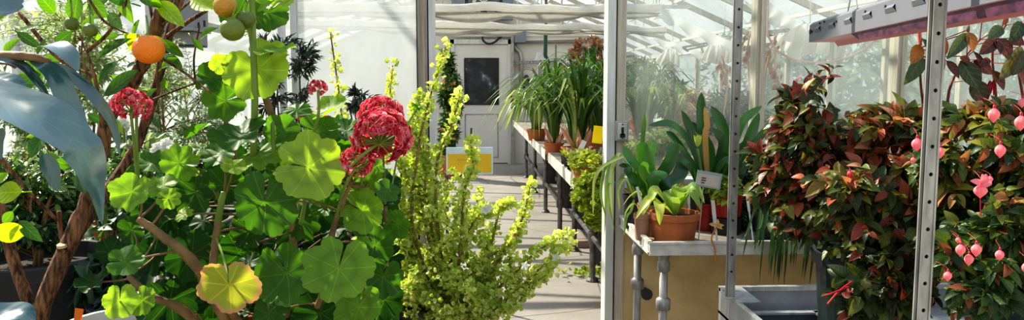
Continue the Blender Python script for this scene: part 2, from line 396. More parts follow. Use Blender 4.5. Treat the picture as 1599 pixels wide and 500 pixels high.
# knee walls and side glazing
struct('wall_right', b_((XR,-1.2,0),(XR+.12,FY,.80)), M['white_wall'])
struct('wall_left', b_((XL-.12,-1.2,0),(XL,FY,.80)), M['white_wall'])
nwin = [0]
def window(lo, hi, m, name='window'):
    nwin[0] += 1; return struct('%s_%d' % (name, nwin[0]), b_(lo, hi), m)
for sx, X in (('r', XR), ('l', XL)):
    k = 0; y = -1.1
    mb = MB(); mb.box((X-.035,-1.2,EAVE-.06),(X+.035,FY,EAVE)); mb.box((X-.05,-1.2,.80),(X+.06,FY,.84))
    struct('trim_%d' % (1 if sx=='r' else 2), mb, M['white_paint'])
    ys = [ -1.15, 0.0, 1.2, 2.4, 3.6, 4.45, 5.3, 6.15, 7.0, 7.9, 8.9, 9.9, 11.1, 12.3, 13.45]
    mb = MB()
    for y in ys: mb.box((X-.03,y-.022,.84),(X+.03,y+.022,EAVE-.06))
    struct('trim_%d' % (3 if sx=='r' else 4), mb, M['cream_alu'] if sx=='r' else M['white_paint'])
    for a, b in zip(ys[:-1], ys[1:]): window((X-.003,a+.022,.84),(X+.003,b-.022,EAVE-.06), M['glass_side'] if sx=='r' else M['glass_white'])
# partition: posts, sills, panes.  doorway between px 675 and 945
def PX(px): return at(px, 130, PY)[0]
HEAD = 2.15
mb = MB(); mb.box((PX(654),PY-.05,0),(PX(669),PY+.05,HEAD)); struct('trim_5', mb, M['wood_jamb'])
mb = MB(); mb.box((PX(651.5),PY-.02,.0),(PX(654),PY+.02,HEAD)); mb.box((PX(669),PY-.02,0),(PX(671),PY+.02,HEAD)); mb.box((PX(957.5),PY-.02,0),(PX(960.5),PY+.02,HEAD)); struct('trim_6', mb, M['dark_gap'])
mb = MB(); mb.box((PX(671),PY-.055,0),(PX(680),PY+.05,HEAD)); mb.box((PX(945),PY-.06,0),(PX(957.5),PY+.05,HEAD)); struct('trim_7', mb, M['white_paint'])
mb = MB(); mb.box((PX(960.5),PY-.05,0),(PX(974),PY+.05,HEAD)); 
for cx in (1182,1400,1615): mb.box((PX(cx-7),PY-.04,.9),(PX(cx+7),PY+.04,HEAD)); mb.box((PX(cx-2),PY-.055,.9),(PX(cx+2),PY-.04,HEAD))
struct('trim_8', mb, M['cream_alu'])
mb = MB()
for cx in (462,240,30,-180): mb.box((PX(cx-4),PY-.03,.9),(PX(cx+4),PY+.03,HEAD))
for cx in (447,): mb.tube([(PX(cx),PY-.06,.9),(PX(cx),PY-.06,HEAD)], .018, 10)
struct('trim_9', mb, M['white_paint'])
mb = MB(); mb.box((XL,PY-.05,HEAD),(XR,PY+.05,HEAD+.10)); mb.box((PX(974),PY-.06,.92),(XR,PY+.06,.96)); mb.box((XL,PY-.06,.92),(PX(651),PY+.06,.96))
struct('trim_10', mb, M['white_paint'])
struct('wall_partition', b_((PX(961),PY-.04,0),(XR,PY+.04,.92)), M['cream_wall'])
o = struct('wall_partition', b_((XL,PY-.04,0),(PX(651),PY+.04,.92)), M['white_wall'])
ps = [PX(974),PX(1175),PX(1189),PX(1393),PX(1407),PX(1608),PX(1622),XR-.03]
for a, b in zip(ps[::2], ps[1::2]): window((a,PY-.003,.96),(b,PY+.003,HEAD), M['glass_clear'])
ps = [XL+.03,PX(-184),PX(-176),PX(26),PX(34),PX(236),PX(244),PX(458),PX(466),PX(651.5)]
for a, b in zip(ps[::2], ps[1::2]): window((a,PY-.003,.96),(b,PY+.003,HEAD), M['glass_white'])
# roof of the far bay: rafters, purlins, panes
def rz(x): return EAVE + (RIDGE-EAVE)*(1-abs(x-xm)/(XR-xm))
mb = MB()
for y in np.arange(PY+.35, FY, .95):
    for X in (XL, XR): mb.bar((X,y,EAVE+.0),(xm,y,RIDGE), .035, .05)
struct('trim_11', mb, M['cream_alu'])
mb = MB()
for x in (-2.0,-1.1,-.3,.3+xm,1.1,2.0,2.6): mb.bar((x,PY,rz(x)-.04),(x,FY,rz(x)-.04), .02,.03)
mb.bar((xm,PY,RIDGE),(xm,FY,RIDGE),.06,.08); struct('trim_12', mb, M['white_paint'])
mb = MB()
for X in (XL, XR):
    mb.add([(X,PY,EAVE+.03),(X,FY,EAVE+.03),(xm,FY,RIDGE+.03),(xm,PY,RIDGE+.03)], [[(0,1,2,3)]])
struct('ceiling', mb, M['glass_roof'])
# tie trusses
mb = MB()
for y in (7.6, 10.6):
    mb.bar((XL,y,2.16),(XR-.75,y,2.16),.03,.035)
    for x in np.arange(-1.8,2.0,.6):
        z = rz(x)-.05; mb.bar((x,y,2.16),(x+.3,y,min(rz(x+.3)-.05, z)),.014,.014); mb.bar((x,y,2.16),(x,y,z),.014,.014)
struct('trim_13', mb, M['white_paint'])
# far wall horizontal rail + beam
mb = MB(); a = at(690,56,FY-.1); b = at(950,55,FY-.1); mb.bar(a, b, .06,.035)
a = at(800,61,FY-.06); b = at(950,58,FY-.06); mb.bar(a, b, .08,.07); struct('trim_14', mb, M['white_wall'])
mb = MB(); a = at(800,67.5,FY-.06); b = at(950,66,FY-.06); mb.bar(a, b, .03,.02)
a=at(868,70,FY-.01); b=at(868,225,FY-.01); mb.bar(a,b,.012,.012,up=(0,1,0)); struct('trim_15', mb, M['dark_gap'] if False else M['pipe'])

# far door
D = FY-.05
def q(px,py,Y=D): return at(px,py,Y)
def pbox(x0,y0,x1,y1,Y,t_, mbx=None):
    m_ = mbx or MB(); a = at(x0,y1,Y); b = at(x1,y0,Y); m_.box((a[0],Y-t_,a[2]),(b[0],Y,b[2])); return m_
door = struct('door_1', pbox(709,70,793,254.5,D+.03,.05), M['door_paint'], bevel=.004)
fr = MB(); pbox(703,62,709,256,D,.06,fr); pbox(793,62,798,256,D,.06,fr); pbox(703,62,798,69,D,.06,fr); fr.build('door_frame', M['white_paint'], door)
g = pbox(727,92.5,777,162,D-.02,.006); g.build('door_glass', M['door_glass'], door)
g = MB(); 
for r_ in ((725,90.5,779,92.5),(725,162,779,164),(725,92.5,727,162),(777,92.5,779,162)): pbox(*r_, D-.02, .014, g)
g.build('glazing_bead', M['dark_gap'], door)
g = MB(); 
for r_ in ((726,178,778,179.2),(726,245,778,246.2),(726,179,727.2,246),(777,179,778,246)): pbox(*r_, D-.018, .010, g)
g.build('panel_moulding', M['paint_grey'], door)
g = MB(); pbox(709,170,711.5,190,D-.02,.03,g); a = at(710.5,205,D-.06); g.tube([a, a+V3(.05,0,0)], .014, 8); g.build('door_handle', M['dark_metal'], door)

# right-hand door post conduit box etc. on the far wall
m_ = MB(); pbox(797.5,54,802,256,D,.09,m_); o = m_.build('metal_post', M['galv']); tag(o, 'grey metal upright post against the far wall right of the white door', 'post')
m_ = MB(); pbox(803,46,821,67,D-.02,.12,m_); o = m_.build('junction_box', M['blue_grey'], bevel=.01); tag(o, 'blue-grey junction box high on far wall right of the door', 'box')
m_ = MB(); m_.tube([at(803,70,D), at(806,76,D), at(812,82,D), at(814,92,D), at(814,152,D)], .035, 8); o = m_.build('conduit_pipe', M['galv'], smooth=True); tag(o, 'bent grey conduit pipe running down far wall beside door', 'pipe')
m_ = MB()
for i in range(14):
    pbox(801+i*5, 95.5, 804+i*5, 99.5, D-.02, .02, m_)
pbox(800,95.2,869,96,D-.02,.022,m_); pbox(800,99,869,99.8,D-.02,.022,m_); o = m_.build('perforated_rail', M['paint_grey']); tag(o, 'slotted grey metal rail across the white far wall', 'rail')
t_ = thing('wall_thermostat', 'small dark oval control with red button on far wall', 'control', at(822,128,D))
m_ = MB(); a = at(822,128,D); m_.lathe([(0,-.03),(.10,-.03),(.115,0),(.10,.03),(0,.03)], (0,0,0), 20); 
vv = m_.V[0]; m_.V[0] = np.stack([vv[:,0]*.38*1.4, vv[:,2], vv[:,1]*1.1], 1) + a; m_.build('housing', M['dark_metal'], t_, smooth=True)
m_ = MB(); m_.tube([a+V3(0,-.05,-.02), a+V3(0,-.03,-.02)], .02, 10); m_.build('button', M['red_pot'], t_)
m_ = MB(); pbox(803,152,822,168,D-.01,.05,m_); o=m_.build('utility_box', M['paint_grey'], bevel=.01); tag(o, 'pale grey utility box on far wall just above the strap-leaved plants', 'box')
m_ = MB(); pbox(797,150,802,160,D-.085,.10,m_);  o=m_.build('door_latch', M['dark_metal']); tag(o, 'dark metal latch bracket on the post beside the door', 'latch')
# door closer with cable
t_ = thing('door_closer', 'dark door closer bar with looping black cable above white door', 'door closer', at(750,50,D-.12))
m_ = MB(); m_.bar(at(710,47,D-.1), at(796,47,D-.1), .05,.05); m_.build('bar', M['dark_metal'], t_)
m_ = MB(); m_.tube(smooth_path([at(753,57,D-.12),at(755,64,D-.12),at(763,68.5,D-.12),at(772,66,D-.12),at(779,60,D-.12),at(786,53,D-.12)],20), .02, 6); m_.tube([at(779,60,D-.12),at(786,52,D-.12)], .035, 6); m_.build('cable', M['wire'], t_)
# exhaust fan
t_ = thing('exhaust_fan', 'large dark exhaust fan in a box above the far door', 'fan', at(755,5,D-.1))
m_ = MB(); 
for r_ in ((706,-30,726,32),(784,-30,800,32),(726,-30,784,-22),(726,26,784,32)): pbox(*r_, D-.05, .20, m_)
m_.build('fan_housing', M['blue_grey'], t_)
m_ = MB(); pbox(726,-25,784,30,D,.05,m_); m_.build('backing', M['dark_gap'], t_)
fc = at(755,5,D-.12); m_ = MB(); rr = S(27,D)
ang = np.linspace(0,2*PI,33); m_.tube(np.stack([fc[0]+rr*np.cos(ang), np.full(33,fc[1]), fc[2]+rr*np.sin(ang)],1), .03, 6, cap=False); m_.build('fan_ring', M['pipe'], t_, smooth=True)
for k in range(5):
    a0 = k*2*PI/5+.35; m_ = MB(); G = np.zeros((5,4,3))
    for i, r_ in enumerate(np.linspace(.06, rr*.9, 5)):
        for j, da in enumerate(np.linspace(-.28,.28,4)):
            G[i,j] = (fc[0]+r_*math.cos(a0+da), fc[1]-.04+da*.15, fc[2]+r_*math.sin(a0+da))
    m_.grid(G); m_.build('blade', M['paint_grey'], t_)
m_ = MB(); m_.tube([fc+V3(0,-.08,0), fc+V3(0,.05,0)], .07, 14); m_.build('hub', M['pipe'], t_)
m_ = MB(); m_.bar(fc+V3(-.42,-.1,.30), fc+V3(0,-.1,.0), .03,.02); m_.bar(fc+V3(.42,-.1,.30), fc+V3(0,-.1,.0), .03,.02); m_.build('brace', M['white_paint'], t_)

# hanging dark standpipe with a reflector hood
Yp = 9.0
t_ = thing('hanging_pole', 'dark vertical pole hanging from roof in front of far wall', 'pole', at(852,-40,Yp))
m_ = MB(); m_.tube([at(853,-60,Yp), at(852.5,44,Yp)], .016, 8); m_.build('upper_pole', M['pipe'], t_)
m_ = MB(); m_.tube([at(852,44,Yp), at(851,122,Yp)], .024, 8); m_.build('lower_pole', M['green_metal'], t_)
m_ = MB(); m_.lathe([(.02,.0),(.045,.02),(.045,.09),(.02,.11)], at(852.5,34,Yp), 10); m_.build('collar', M['galv'], t_)
t_ = thing('temperature_sensor', 'small white hooded sensor box hung beside the dark pole', 'sensor', at(842,90,Yp))
m_ = MB(); a = at(842,90,Yp); m_.add([a+V3(-.06,-.03,-.03),a+V3(.07,-.03,-.03),a+V3(.10,0,.05),a+V3(-.03,0,.06),a+V3(-.06,.06,-.03),a+V3(.07,.06,-.03)], [[(0,1,2,3),(3,2,5,4)]]); m_.build('hood', M['white_paint'], t_)
m_ = MB(); pbox(839,102,847,118,Yp,.06,m_); m_.build('sensor_body', M['paint_grey'], t_, bevel=.008)
m_ = MB(); m_.tube(smooth_path([at(851,82,Yp),at(846,88,Yp),at(844,98,Yp),at(847,104,Yp)],10), .006, 5); m_.tube(smooth_path([at(851,84,Yp),at(856,92,Yp),at(858,103,Yp)],10), .008, 5); m_.build('cable', M['wire'], t_)

# retracted shade cloths: horizontal white rolls with a scalloped swag below
def shade(Y, pxs, z_off, droops, label, seed):
    rr = np.random.default_rng(seed); y0 = pxs
    p0 = at(560,y0[0],Y); p1 = at(948,y0[1],Y); p2 = at(948+ (1000-948), y0[2], Y)
    xs = np.linspace(-2.2, y0[3], 90); zc = p0[2] + (p1[2]-p0[2])*(xs-p0[0])/(p1[0]-p0[0])
    t_ = thing('shade_cloth', label, 'shade cloth', (0,Y,2.1), 'retracted shade cloths under the far roof')
    m_ = MB(); G = np.zeros((90,9,3)); wob = .012*np.sin(xs*5+seed)+.008*np.sin(xs*13)
    for j, a_ in enumerate(np.linspace(0,2*PI,9)):
        G[:,j,0]=xs; G[:,j,1]=Y+.04*np.cos(a_)*(1+wob*8); G[:,j,2]=zc+wob+.036*np.sin(a_)
    m_.grid(G); m_.build('roll', M['cloth'], t_, smooth=True)
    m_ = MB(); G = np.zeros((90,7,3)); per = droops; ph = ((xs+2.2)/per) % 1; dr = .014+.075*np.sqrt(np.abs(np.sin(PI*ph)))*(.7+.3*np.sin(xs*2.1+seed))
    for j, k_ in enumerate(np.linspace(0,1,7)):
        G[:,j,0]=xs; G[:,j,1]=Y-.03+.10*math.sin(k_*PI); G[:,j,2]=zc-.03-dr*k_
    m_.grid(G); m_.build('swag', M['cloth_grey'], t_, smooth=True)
    for i_ in (12,40,66,84): m_=MB(); m_.tube([(xs[i_],Y,zc[i_]+.02),(xs[i_],Y,rz(xs[i_])+.02)],.004,5); m_.build('hanging_wire', M['galv'], t_)
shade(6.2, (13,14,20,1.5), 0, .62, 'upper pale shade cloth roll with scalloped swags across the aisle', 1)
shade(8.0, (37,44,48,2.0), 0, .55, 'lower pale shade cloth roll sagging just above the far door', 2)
def bunch(pts, Y, label, fold=5, seed=0):
    """hanging end of a retracted cloth: outline in photo, pleated"""
    t0 = MB(); rr = np.random.default_rng(seed)
    top, bot = pts; n = 36; G = np.zeros((n,10,3)); T_ = smooth_path([at(x,y,Y) for x,y in top], n); B_ = smooth_path([at(x,y,Y) for x,y in bot], n)
    for j, k_ in enumerate(np.linspace(0,1,10)):
        P = T_*(1-k_)+B_*k_
        P[:,1] += .07*math.sin(PI*k_*.7)*np.sin(np.linspace(0,fold*2*PI,n)) + .05*np.cos(np.linspace(0,2*PI,n))
        P[:,2] += .01*k_*np.sin(np.linspace(0,fold*3*PI,n)+1)
        G[:,j]=P
    p_=G[n//2,0]; t0.grid(G); t0.tube([p_,(min(p_[0],XR-.1),p_[1],rz(min(p_[0],XR-.1))+.02)],.004,5); o = t0.build('cloth_bunch', M['cloth'], smooth=True, loc=G[n//2,0]); tag(o, label, 'cloth', 'loose ends of the shade cloths')
bunch(([(1040,78),(1045,77),(1052,77),(1060,79)], [(1024,96),(1035,104),(1044,113),(1050,112),(1064,100)]), 8.6, 'small white pointed cloth bunch hanging left behind glass', 4, 1)
bunch(([(1108,70),(1120,66),(1135,66),(1146,72)], [(1099,92),(1112,99),(1130,98),(1146,97)]), 6.9, 'middle white ruffled cloth bunch hanging beside the perforated cart post', 5, 2)
bunch(([(1238,46),(1252,38),(1268,40),(1300,52)], [(1216,68),(1232,92),(1262,84),(1298,86)]), 4.9, 'largest white cloth bunch hanging just behind the grow light', 4, 3)
bunch(([(988,15),(1005,13),(1030,13),(1048,15)], [(988,22),(1002,29),(1025,31),(1047,24)]), 7.6, 'flat sagging white cloth fold highest behind the glass', 2, 4)
# sloped cloth strips lying under the rafters
for (x0,y0_,x1,y1_,Y,w_,nm) in ((975,30,1098,82,8.0,12,'long pale folded cloth slanting down under the left roof rafters'),(1010,0,1150,68,6.4,15,'long pale folded cloth slanting behind the first perforated post'),(1185,-10,1262,45,4.9,18,'broad pale folded cloth slanting down toward the grow light')):
    m_ = MB(); n=30; P = smooth_path([at(x0,y0_,Y), at((x0+x1)/2,(y0_+y1_)/2+3,Y), at(x1,y1_,Y)], n); G=np.zeros((n,7,3)); ww=S(w_,Y)
    for j,k_ in enumerate(np.linspace(0,1,7)):
        G[:,j]=P; G[:,j,1]+= .3*k_ ; G[:,j,2]-= ww*.9*math.sin(PI*k_)*(.8+.3*np.sin(np.arange(n)*.9))
    p_=G[4,0]; m_.grid(G); m_.tube([p_,(p_[0],p_[1],rz(p_[0])+.02)],.004,5); o=m_.build('cloth_strip', M['cloth'], smooth=True, loc=P[0]); tag(o, nm, 'cloth')
# vent window arms under the roof at right
m_ = MB(); m_.bar(at(1066,74,7.2), at(1112,66,7.2), .04,.02); m_.bar(at(1066,74,7.2), at(1075,80,7.2), .02,.02); m_.bar(at(1072,78,7.2), at(1110,70,7.2),.015,.015)
o = m_.build('vent_arm', M['galv'], loc=at(1066,74,7.2)); tag(o, 'thin metal vent arm under roof between the two smaller cloth bunches', 'bracket')
m_ = MB(); m_.bar(at(1165,54,5.0), at(1233,46,5.0), .03,.02); m_.bar(at(1165,57,5.0), at(1228,49,5.0), .012,.012)
o = m_.build('vent_arm', M['galv'], loc=at(1165,54,5.0)); tag(o, 'thin metal vent arm ending at the largest cloth bunch', 'bracket')

# ================================================================== switch box, sign
t_ = thing('switch_box', 'grey metal switch box screwed to the doorway post', 'switch', at(969,204,PY-.05))
a = at(969,204,PY-.05); w_=S(20,PY-.05)/2; h_=S(32,PY-.05)/2
m_ = MB(); m_.box((a[0]-w_,a[1]-.045,a[2]-h_),(a[0]+w_,a[1],a[2]+h_)); m_.build('housing', M['switch'], t_, bevel=.006)
m_ = MB(); m_.box((a[0]-w_*.75,a[1]-.050,a[2]-h_*.8),(a[0]+w_*.75,a[1]-.044,a[2]+h_*.8)); m_.build('cover_plate', M['alu'], t_, bevel=.003)
m_ = MB(); m_.box((a[0]-.006,a[1]-.053,a[2]-.018),(a[0]+.006,a[1]-.049,a[2]+.018)); m_.box((a[0]-.012,a[1]-.053,a[2]-.03),(a[0]+.012,a[1]-.0495,a[2]-.012)); m_.build('slot', M['dark_gap'], t_)
m_ = MB(); m_.tube([a+V3(0,-.05,.006), a+V3(0,-.066,.012)], .004, 8); m_.build('toggle', M['dark_metal'], t_)
for s_ in (-1,1):
    m_ = MB(); b=a+V3(0,-.052,s_*h_*.66); m_.tube([b, b+V3(0,.004,0)], .004, 8); m_.build('screw', M['dark_metal'], t_)

Ys = 4.9
t_ = thing('yellow_sign', 'yellow card in a pale blue plastic sleeve held across the aisle', 'sign', at(733,275,Ys))
a=at(697,273,Ys); b=at(770,230,Ys)
m_ = MB(); m_.box((a[0],Ys,a[2]),(b[0],Ys+.012,b[2])); m_.build('sleeve', M['sleeve'], t_, bevel=.004)
a=at(699.5,270,Ys-.004); b=at(767,240.5,Ys-.004); m_ = MB(); m_.box((a[0],Ys-.003,a[2]),(b[0],Ys+.001,b[2])); m_.build('card', M['yellow_card'], t_)
m_ = MB()
for i in range(9): 
    p_=at(714+i*4.4,251,Ys-.005); m_.box((p_[0],Ys-.0045,p_[2]),(p_[0]+S(3.3,Ys),Ys-.003,p_[2]+S(2,Ys)))
m_.build('lettering', mat('faded_ink',(.62,.42,.06),.7), t_)
m_ = MB(); m_.tube([at(697,274,Ys+.02), atz(699,300,0)*V3(0,0,0)+V3(at(699,300,Ys)[0],Ys+.02,0)], .012, 8); m_.tube([at(735,232,Ys+.02), at(736,200,Ys+.02)], .007, 6); m_.tube([at(735.5,222,Ys+.02), at(738,214,Ys+.02)], .012, 6); m_.box((at(700,300,Ys)[0]-.12,Ys-.1,0),(at(700,300,Ys)[0]+.12,Ys+.14,.012)); m_.box((at(697,273,Ys)[0]-.01,Ys+.012,at(697,273,Ys)[2]),(at(735,273,Ys)[0]+.01,Ys+.022,at(697,273,Ys)[2]+.02)); m_.tube([at(735,272,Ys+.02), at(735,232,Ys+.02)], .005, 6)
m_.build('stand', M['dark_metal'], t_)

# ================================================================== benches on the right of the aisle
def pipe_bench(name, label, xs, ys, z, legs, lipm, grp=None, thick=.035):
    x0,x1=xs; y0,y1=ys; t_ = thing(name, label, 'bench', (x0,y0,0))
    m_ = MB(); m_.box((x0+.01,y0+.01,z-.03),(x1-.01,y1-.01,z)); m_.build('bench_top', M['bench_wood'], t_)
    m_ = MB(); m_.box((x0,y0,z-.06),(x0+.012,y1,z+.02)); m_.box((x0,y0,z-.06),(x1,y0+.012,z+.02)); m_.box((x0,y1-.012,z-.06),(x1,y1,z+.02)); m_.box((x1-.012,y0,z-.06),(x1,y1,z+.02)); m_.build('bench_edge', lipm, t_)
    for (lx,ly) in legs:
        m_ = MB(); m_.tube([(lx,ly,0),(lx,ly,z-.03)], .022, 10); m_.lathe([(.0,0),(.045,0),(.045,.01),(.03,.03),(.022,.03)], (lx,ly,0), 12); m_.lathe([(.03,-.04),(.034,-.03),(.034,.03),(.03,.04)], (lx,ly,.32), 12); m_.build('leg', M['pipe'], t_, smooth=False)
    m_ = MB(); ly=[l[1] for l in legs]
    xx = legs[0][0]; m_.tube([(xx,min(ly),.32),(xx,max(ly),.32)], .018, 8); m_.build('rail', M['pipe'], t_)
    return t_
pipe_bench('plant_bench', 'nearer weathered plant bench along the right of the far aisle', (.63,1.95),(4.45,6.5), .80, [(.84,5.35),(.84,6.35),(1.85,4.6),(1.85,6.3),(.97,4.6)], M['bench_lip'])
pipe_bench('plant_bench', 'farther plant bench running up to the white far wall', (.62,1.9),(6.65,12.4), .80, [(.78,6.9),(.78,8.3),(.78,9.8),(.78,11.4),(1.8,6.9),(1.8,11.4)], M['bench_lip'])
pipe_bench('plant_bench', 'plant bench behind the glass along the right side windows', (2.0,2.8),(4.2,12.0), .72, [(2.08,4.5),(2.08,7.0),(2.08,11.0),(2.7,4.5),(2.7,11)], M['bench_lip'])
# near bench (behind the cart) with white aluminium lip
NZ = .766
t_ = thing('tray_bench', 'bench with white aluminium lip against the cream wall', 'bench', (.66,2.92,0))
x0,x1,yy0,yy1 = at(1015,381,2.92)[0],2.85,2.92,3.54
m_ = MB(); m_.box((x0+.01,yy0+.01,NZ-.02),(x1,yy1,NZ)); m_.build('tray', M['bench_wood'], t_)
m_ = MB(); 
for (a,b) in (((x0,yy0,NZ-.022),(x1,yy0+.012,NZ+.026)),((x0,yy0+.012,NZ-.022),(x0+.012,yy1,NZ+.026)),((x0,yy1-.01,NZ-.022),(x1,yy1,NZ+.026)),((x0-.004,yy0-.006,NZ+.018),(x1,yy0+.014,NZ+.027)),((x0-.004,yy0-.006,NZ-.026),(x1,yy0+.014,NZ-.018)),((x0-.004,yy0,NZ+.018),(x0+.014,yy1,NZ+.027)),((x0-.004,yy0,NZ-.026),(x0+.014,yy1,NZ-.018))): m_.box(a,b)
m_.build('tray_lip', M['bench_lip'], t_)
for (px,Yl) in ((995,3.32),(1036,3.0),(1330,3.3),(1600,3.0)):
    lx=at(px,440,Yl)[0]; m_=MB(); m_.tube([(lx,Yl,0),(lx,Yl,NZ-.02)], .017, 12); m_.lathe([(.018,-.09),(.026,-.085),(.026,-.05),(.022,-.045),(.022,-.03),(.030,-.02),(.030,0)], (lx,Yl,NZ-.022), 14)
    m_.lathe([(.018,0),(.03,.0),(.03,.04),(.018,.05)], (lx,Yl,.50), 12); m_.build('leg', M['galv'], t_, smooth=True)
m_=MB(); m_.tube([(at(995,440,3.32)[0],3.32,NZ-.05),(x1-.1,3.32,NZ-.05)], .016, 10); m_.build('crossbar', M['pipe'], t_)
m_=MB(); a=at(1006,455,PY-.05); m_.tube([a+V3(0,0,0),a+V3(0,-.05,0)], .02, 10); m_.tube([a+V3(0,-.05,0),a+V3(0,-.06,0)], .028, 10); o=m_.build('wall_valve', M['dark_metal'], loc=a); tag(o,'small dark round fitting on the cream wall below the bench','valve')

# ================================================================== steel cart with perforated posts
CZ = .60
cx0, cx1, cy0, cy1 = .895, 2.25, 1.05, 2.72
t_ = thing('steel_cart', 'grey sheet-steel plant cart with perforated corner posts', 'cart', (cx0,cy0,0))
RIMZ=.665
m_=MB(); m_.box((cx0,cy0,CZ-.03),(cx1,cy1,CZ-.02)); m_.build('tray_floor', M['cart_sheet'], t_)
for nm,(a,b) in (('side_panel',((cx0,cy0,CZ-.12),(cx0+.006,cy1-.12,RIMZ))),('side_panel',((cx1-.006,cy0,CZ-.12),(cx1,cy1,RIMZ))),('back_panel',((cx0,cy1-.006,CZ-.12),(cx1,cy1,RIMZ))),('front_panel',((cx0,cy0,CZ-.12),(cx1,cy0+.006,RIMZ)))):
    m_=MB(); m_.box(a,b); m_.build(nm, M['cart_sheet'], t_, bevel=.001)
m_=MB(); m_.box((cx0,cy1-.118,CZ-.14),(cx0+.006,cy1,RIMZ)); m_.build('corner_plate', M['alu'], t_)
m_=MB(); m_.box((cx0,cy1-.02,RIMZ-.012),(cx1,cy1+.004,RIMZ+.004)); m_.box((cx1-.02,cy0,RIMZ-.012),(cx1+.004,cy1,RIMZ+.004)); m_.box((cx0-.002,cy0,RIMZ-.004),(cx0+.010,cy1-.12,RIMZ+.003)); m_.build('rim', M['alu'], t_)
def perf_post(x, y, z0, z1, w, first, step, hr, side=1, d=.018):
    """U-channel with a column of real round holes in the face toward the room"""
    m_=MB(); zs=[first+step*i for i in range(int((z1-first)/step)+1)]; zs=[z for z in zs if z-step/2>z0 and z+step/2<z1]
    n=16; ang=(np.arange(n)+.5)*2*PI/n
    def sq(a):
        c,s_=math.cos(a),math.sin(a); k=max(abs(c),abs(s_)); return c/k,s_/k
    for z in zs:
        o_=np.array([(x+sq(a)[0]*w/2, y, z+sq(a)[1]*step/2) for a in ang]); i_=np.array([(x+hr*math.cos(a), y, z+hr*math.sin(a)) for a in ang]); j_=i_+V3(0,.003,0)
        f=[(k,(k+1)%n,n+(k+1)%n,n+k) for k in range(n)]+[(n+k,n+(k+1)%n,2*n+(k+1)%n,2*n+k) for k in range(n)]
        m_.add(np.vstack([o_,i_,j_]), [f])
        for sx in (-1,1):   # fill chamfered corners of the cell
            pass
    lo=zs[0]-step/2; hi=zs[-1]+step/2
    # corner slivers left by the 16-gon fan are closed by two thin side strips
    m_.box((x-w/2,y+.0005,z0),(x-hr-.001,y+.003,z1)); m_.box((x+hr+.001,y+.0005,z0),(x+w/2,y+.003,z1))
    if lo>z0: m_.box((x-w/2,y,z0),(x+w/2,y+.003,lo))
    if z1>hi: m_.box((x-w/2,y,hi),(x+w/2,y+.003,z1))
    m_.box((x-w/2,y,z0),(x-w/2+.003,y+d,z1)); m_.box((x+w/2-.003,y,z0),(x+w/2,y+d,z1)); m_.box((x-w/2,y+d-.003,z0),(x+w/2,y+d,z1))
    # raised side bead, as on rolled channel
    m_.box((x-w/2-.0,y-.002,z0),(x-w/2+.005,y+.001,z1)); m_.box((x+w/2-.004,y-.002,z0),(x+w/2,y+.001,z1))
    if side: m_.box((x-w/2-.004,y+.006,z0),(x-w/2,y+.010,z1))
    return m_
p1=at(1141,470,2.55); x1_=p1[0]
perf_post(x1_,2.55,RIMZ+.003,2.25,.026,RIMZ+.10,.0593,.0046).build('post', M['galv'], t_)
p2=at(1443,470,1.52); x2_=p2[0]
perf_post(x2_,1.52,RIMZ+.003,2.25,.028,at(1443,485,1.52)[2],S(44.7,1.52)*1.01,.0042).build('post', M['galv'], t_)
for x_,y_ in ((cx1-.04,2.62),(cx1-.04,1.52)): perf_post(x_,y_,RIMZ+.003,2.25,.034,RIMZ+.1,.0765,.0045).build('post', M['galv'], t_)
m_=MB(); m_.box((cx0-.001,2.50,RIMZ+.0035),(cx0+.075,cy1-.03,RIMZ+.007)); m_.box((x1_-.018,2.54,RIMZ+.007),(x1_+.018,2.59,RIMZ+.012)); m_.build('foot_plate', M['alu'], t_)
m_=MB(); m_.box((x2_-.04,1.48,RIMZ+.0035),(x2_+.045,1.60,RIMZ+.008)); m_.build('foot_plate', M['alu'], t_)
for a,b in (((x1_,2.56,2.24),(cx1-.04,2.635,2.24)),((x1_,2.56,2.24),(x2_,1.535,2.24)),((cx1-.04,2.635,2.24),(cx1-.04,1.535,2.24)),((x2_,1.535,2.24),(cx1-.04,1.535,2.24)),((x1_+.3,2.56,2.26),(x2_+.3,1.535,2.26))):
    m_=MB(); m_.bar(a,b,.03,.03); m_.build('top_rail', M['galv'], t_)
for x_,y_ in ((cx0+.03,cy0+.03),(cx1-.03,cy0+.03),(cx0+.03,cy1-.03),(cx1-.03,cy1-.03)):
    m_=MB(); m_.box((x_-.02,y_-.02,.06),(x_+.02,y_+.02,CZ-.03)); m_.lathe([(0,0),(.03,.005),(.035,.03),(.03,.055),(0,.06)],(x_,y_,.0),12); m_.build('leg', M['galv'], t_)
# seed trays lying in the cart
def seed_tray(x0,x1,y0,y1,label):
    t2=thing('seed_tray', label, 'tray', (x0,y0,CZ-.02), 'flat grey trays lying in the cart')
    z=CZ-.02; m_=MB()
    m_.box((x0,y0,z),(x1,y1,z+.006)); 
    for a,b in (((x0,y0,z),(x0+.008,y1,z+.035)),((x1-.008,y0,z),(x1,y1,z+.035)),((x0,y0,z),(x1,y0+.008,z+.035)),((x0,y1-.008,z),(x1,y1,z+.035))): m_.box(a,b)
    m_.build('tray_body', M['fixture'], t2)
    m_=MB(); m_.box((x0-.004,y1-.022,z+.033),(x1+.004,y1+.004,z+.040)); m_.box((x0-.004,y0-.004,z+.033),(x1+.004,y0+.02,z+.040)); m_.box((x0-.004,y0,z+.033),(x0+.018,y1,z+.040)); m_.box((x1-.018,y0,z+.033),(x1+.004,y1,z+.040)); m_.build('tray_rim', M['alu'], t2)
seed_tray(cx0+.03,cx0+.30,2.03,2.56,'flat grey seed tray in the corner of the cart below the first perforated post')
seed_tray(cx0+.325,cx0+.60,2.03,2.56,'flat grey seed tray beside the dark green pot in the cart')
seed_tray(cx0+.03,cx0+.30,1.46,1.99,'flat grey seed tray at the cart edge nearest the aisle')
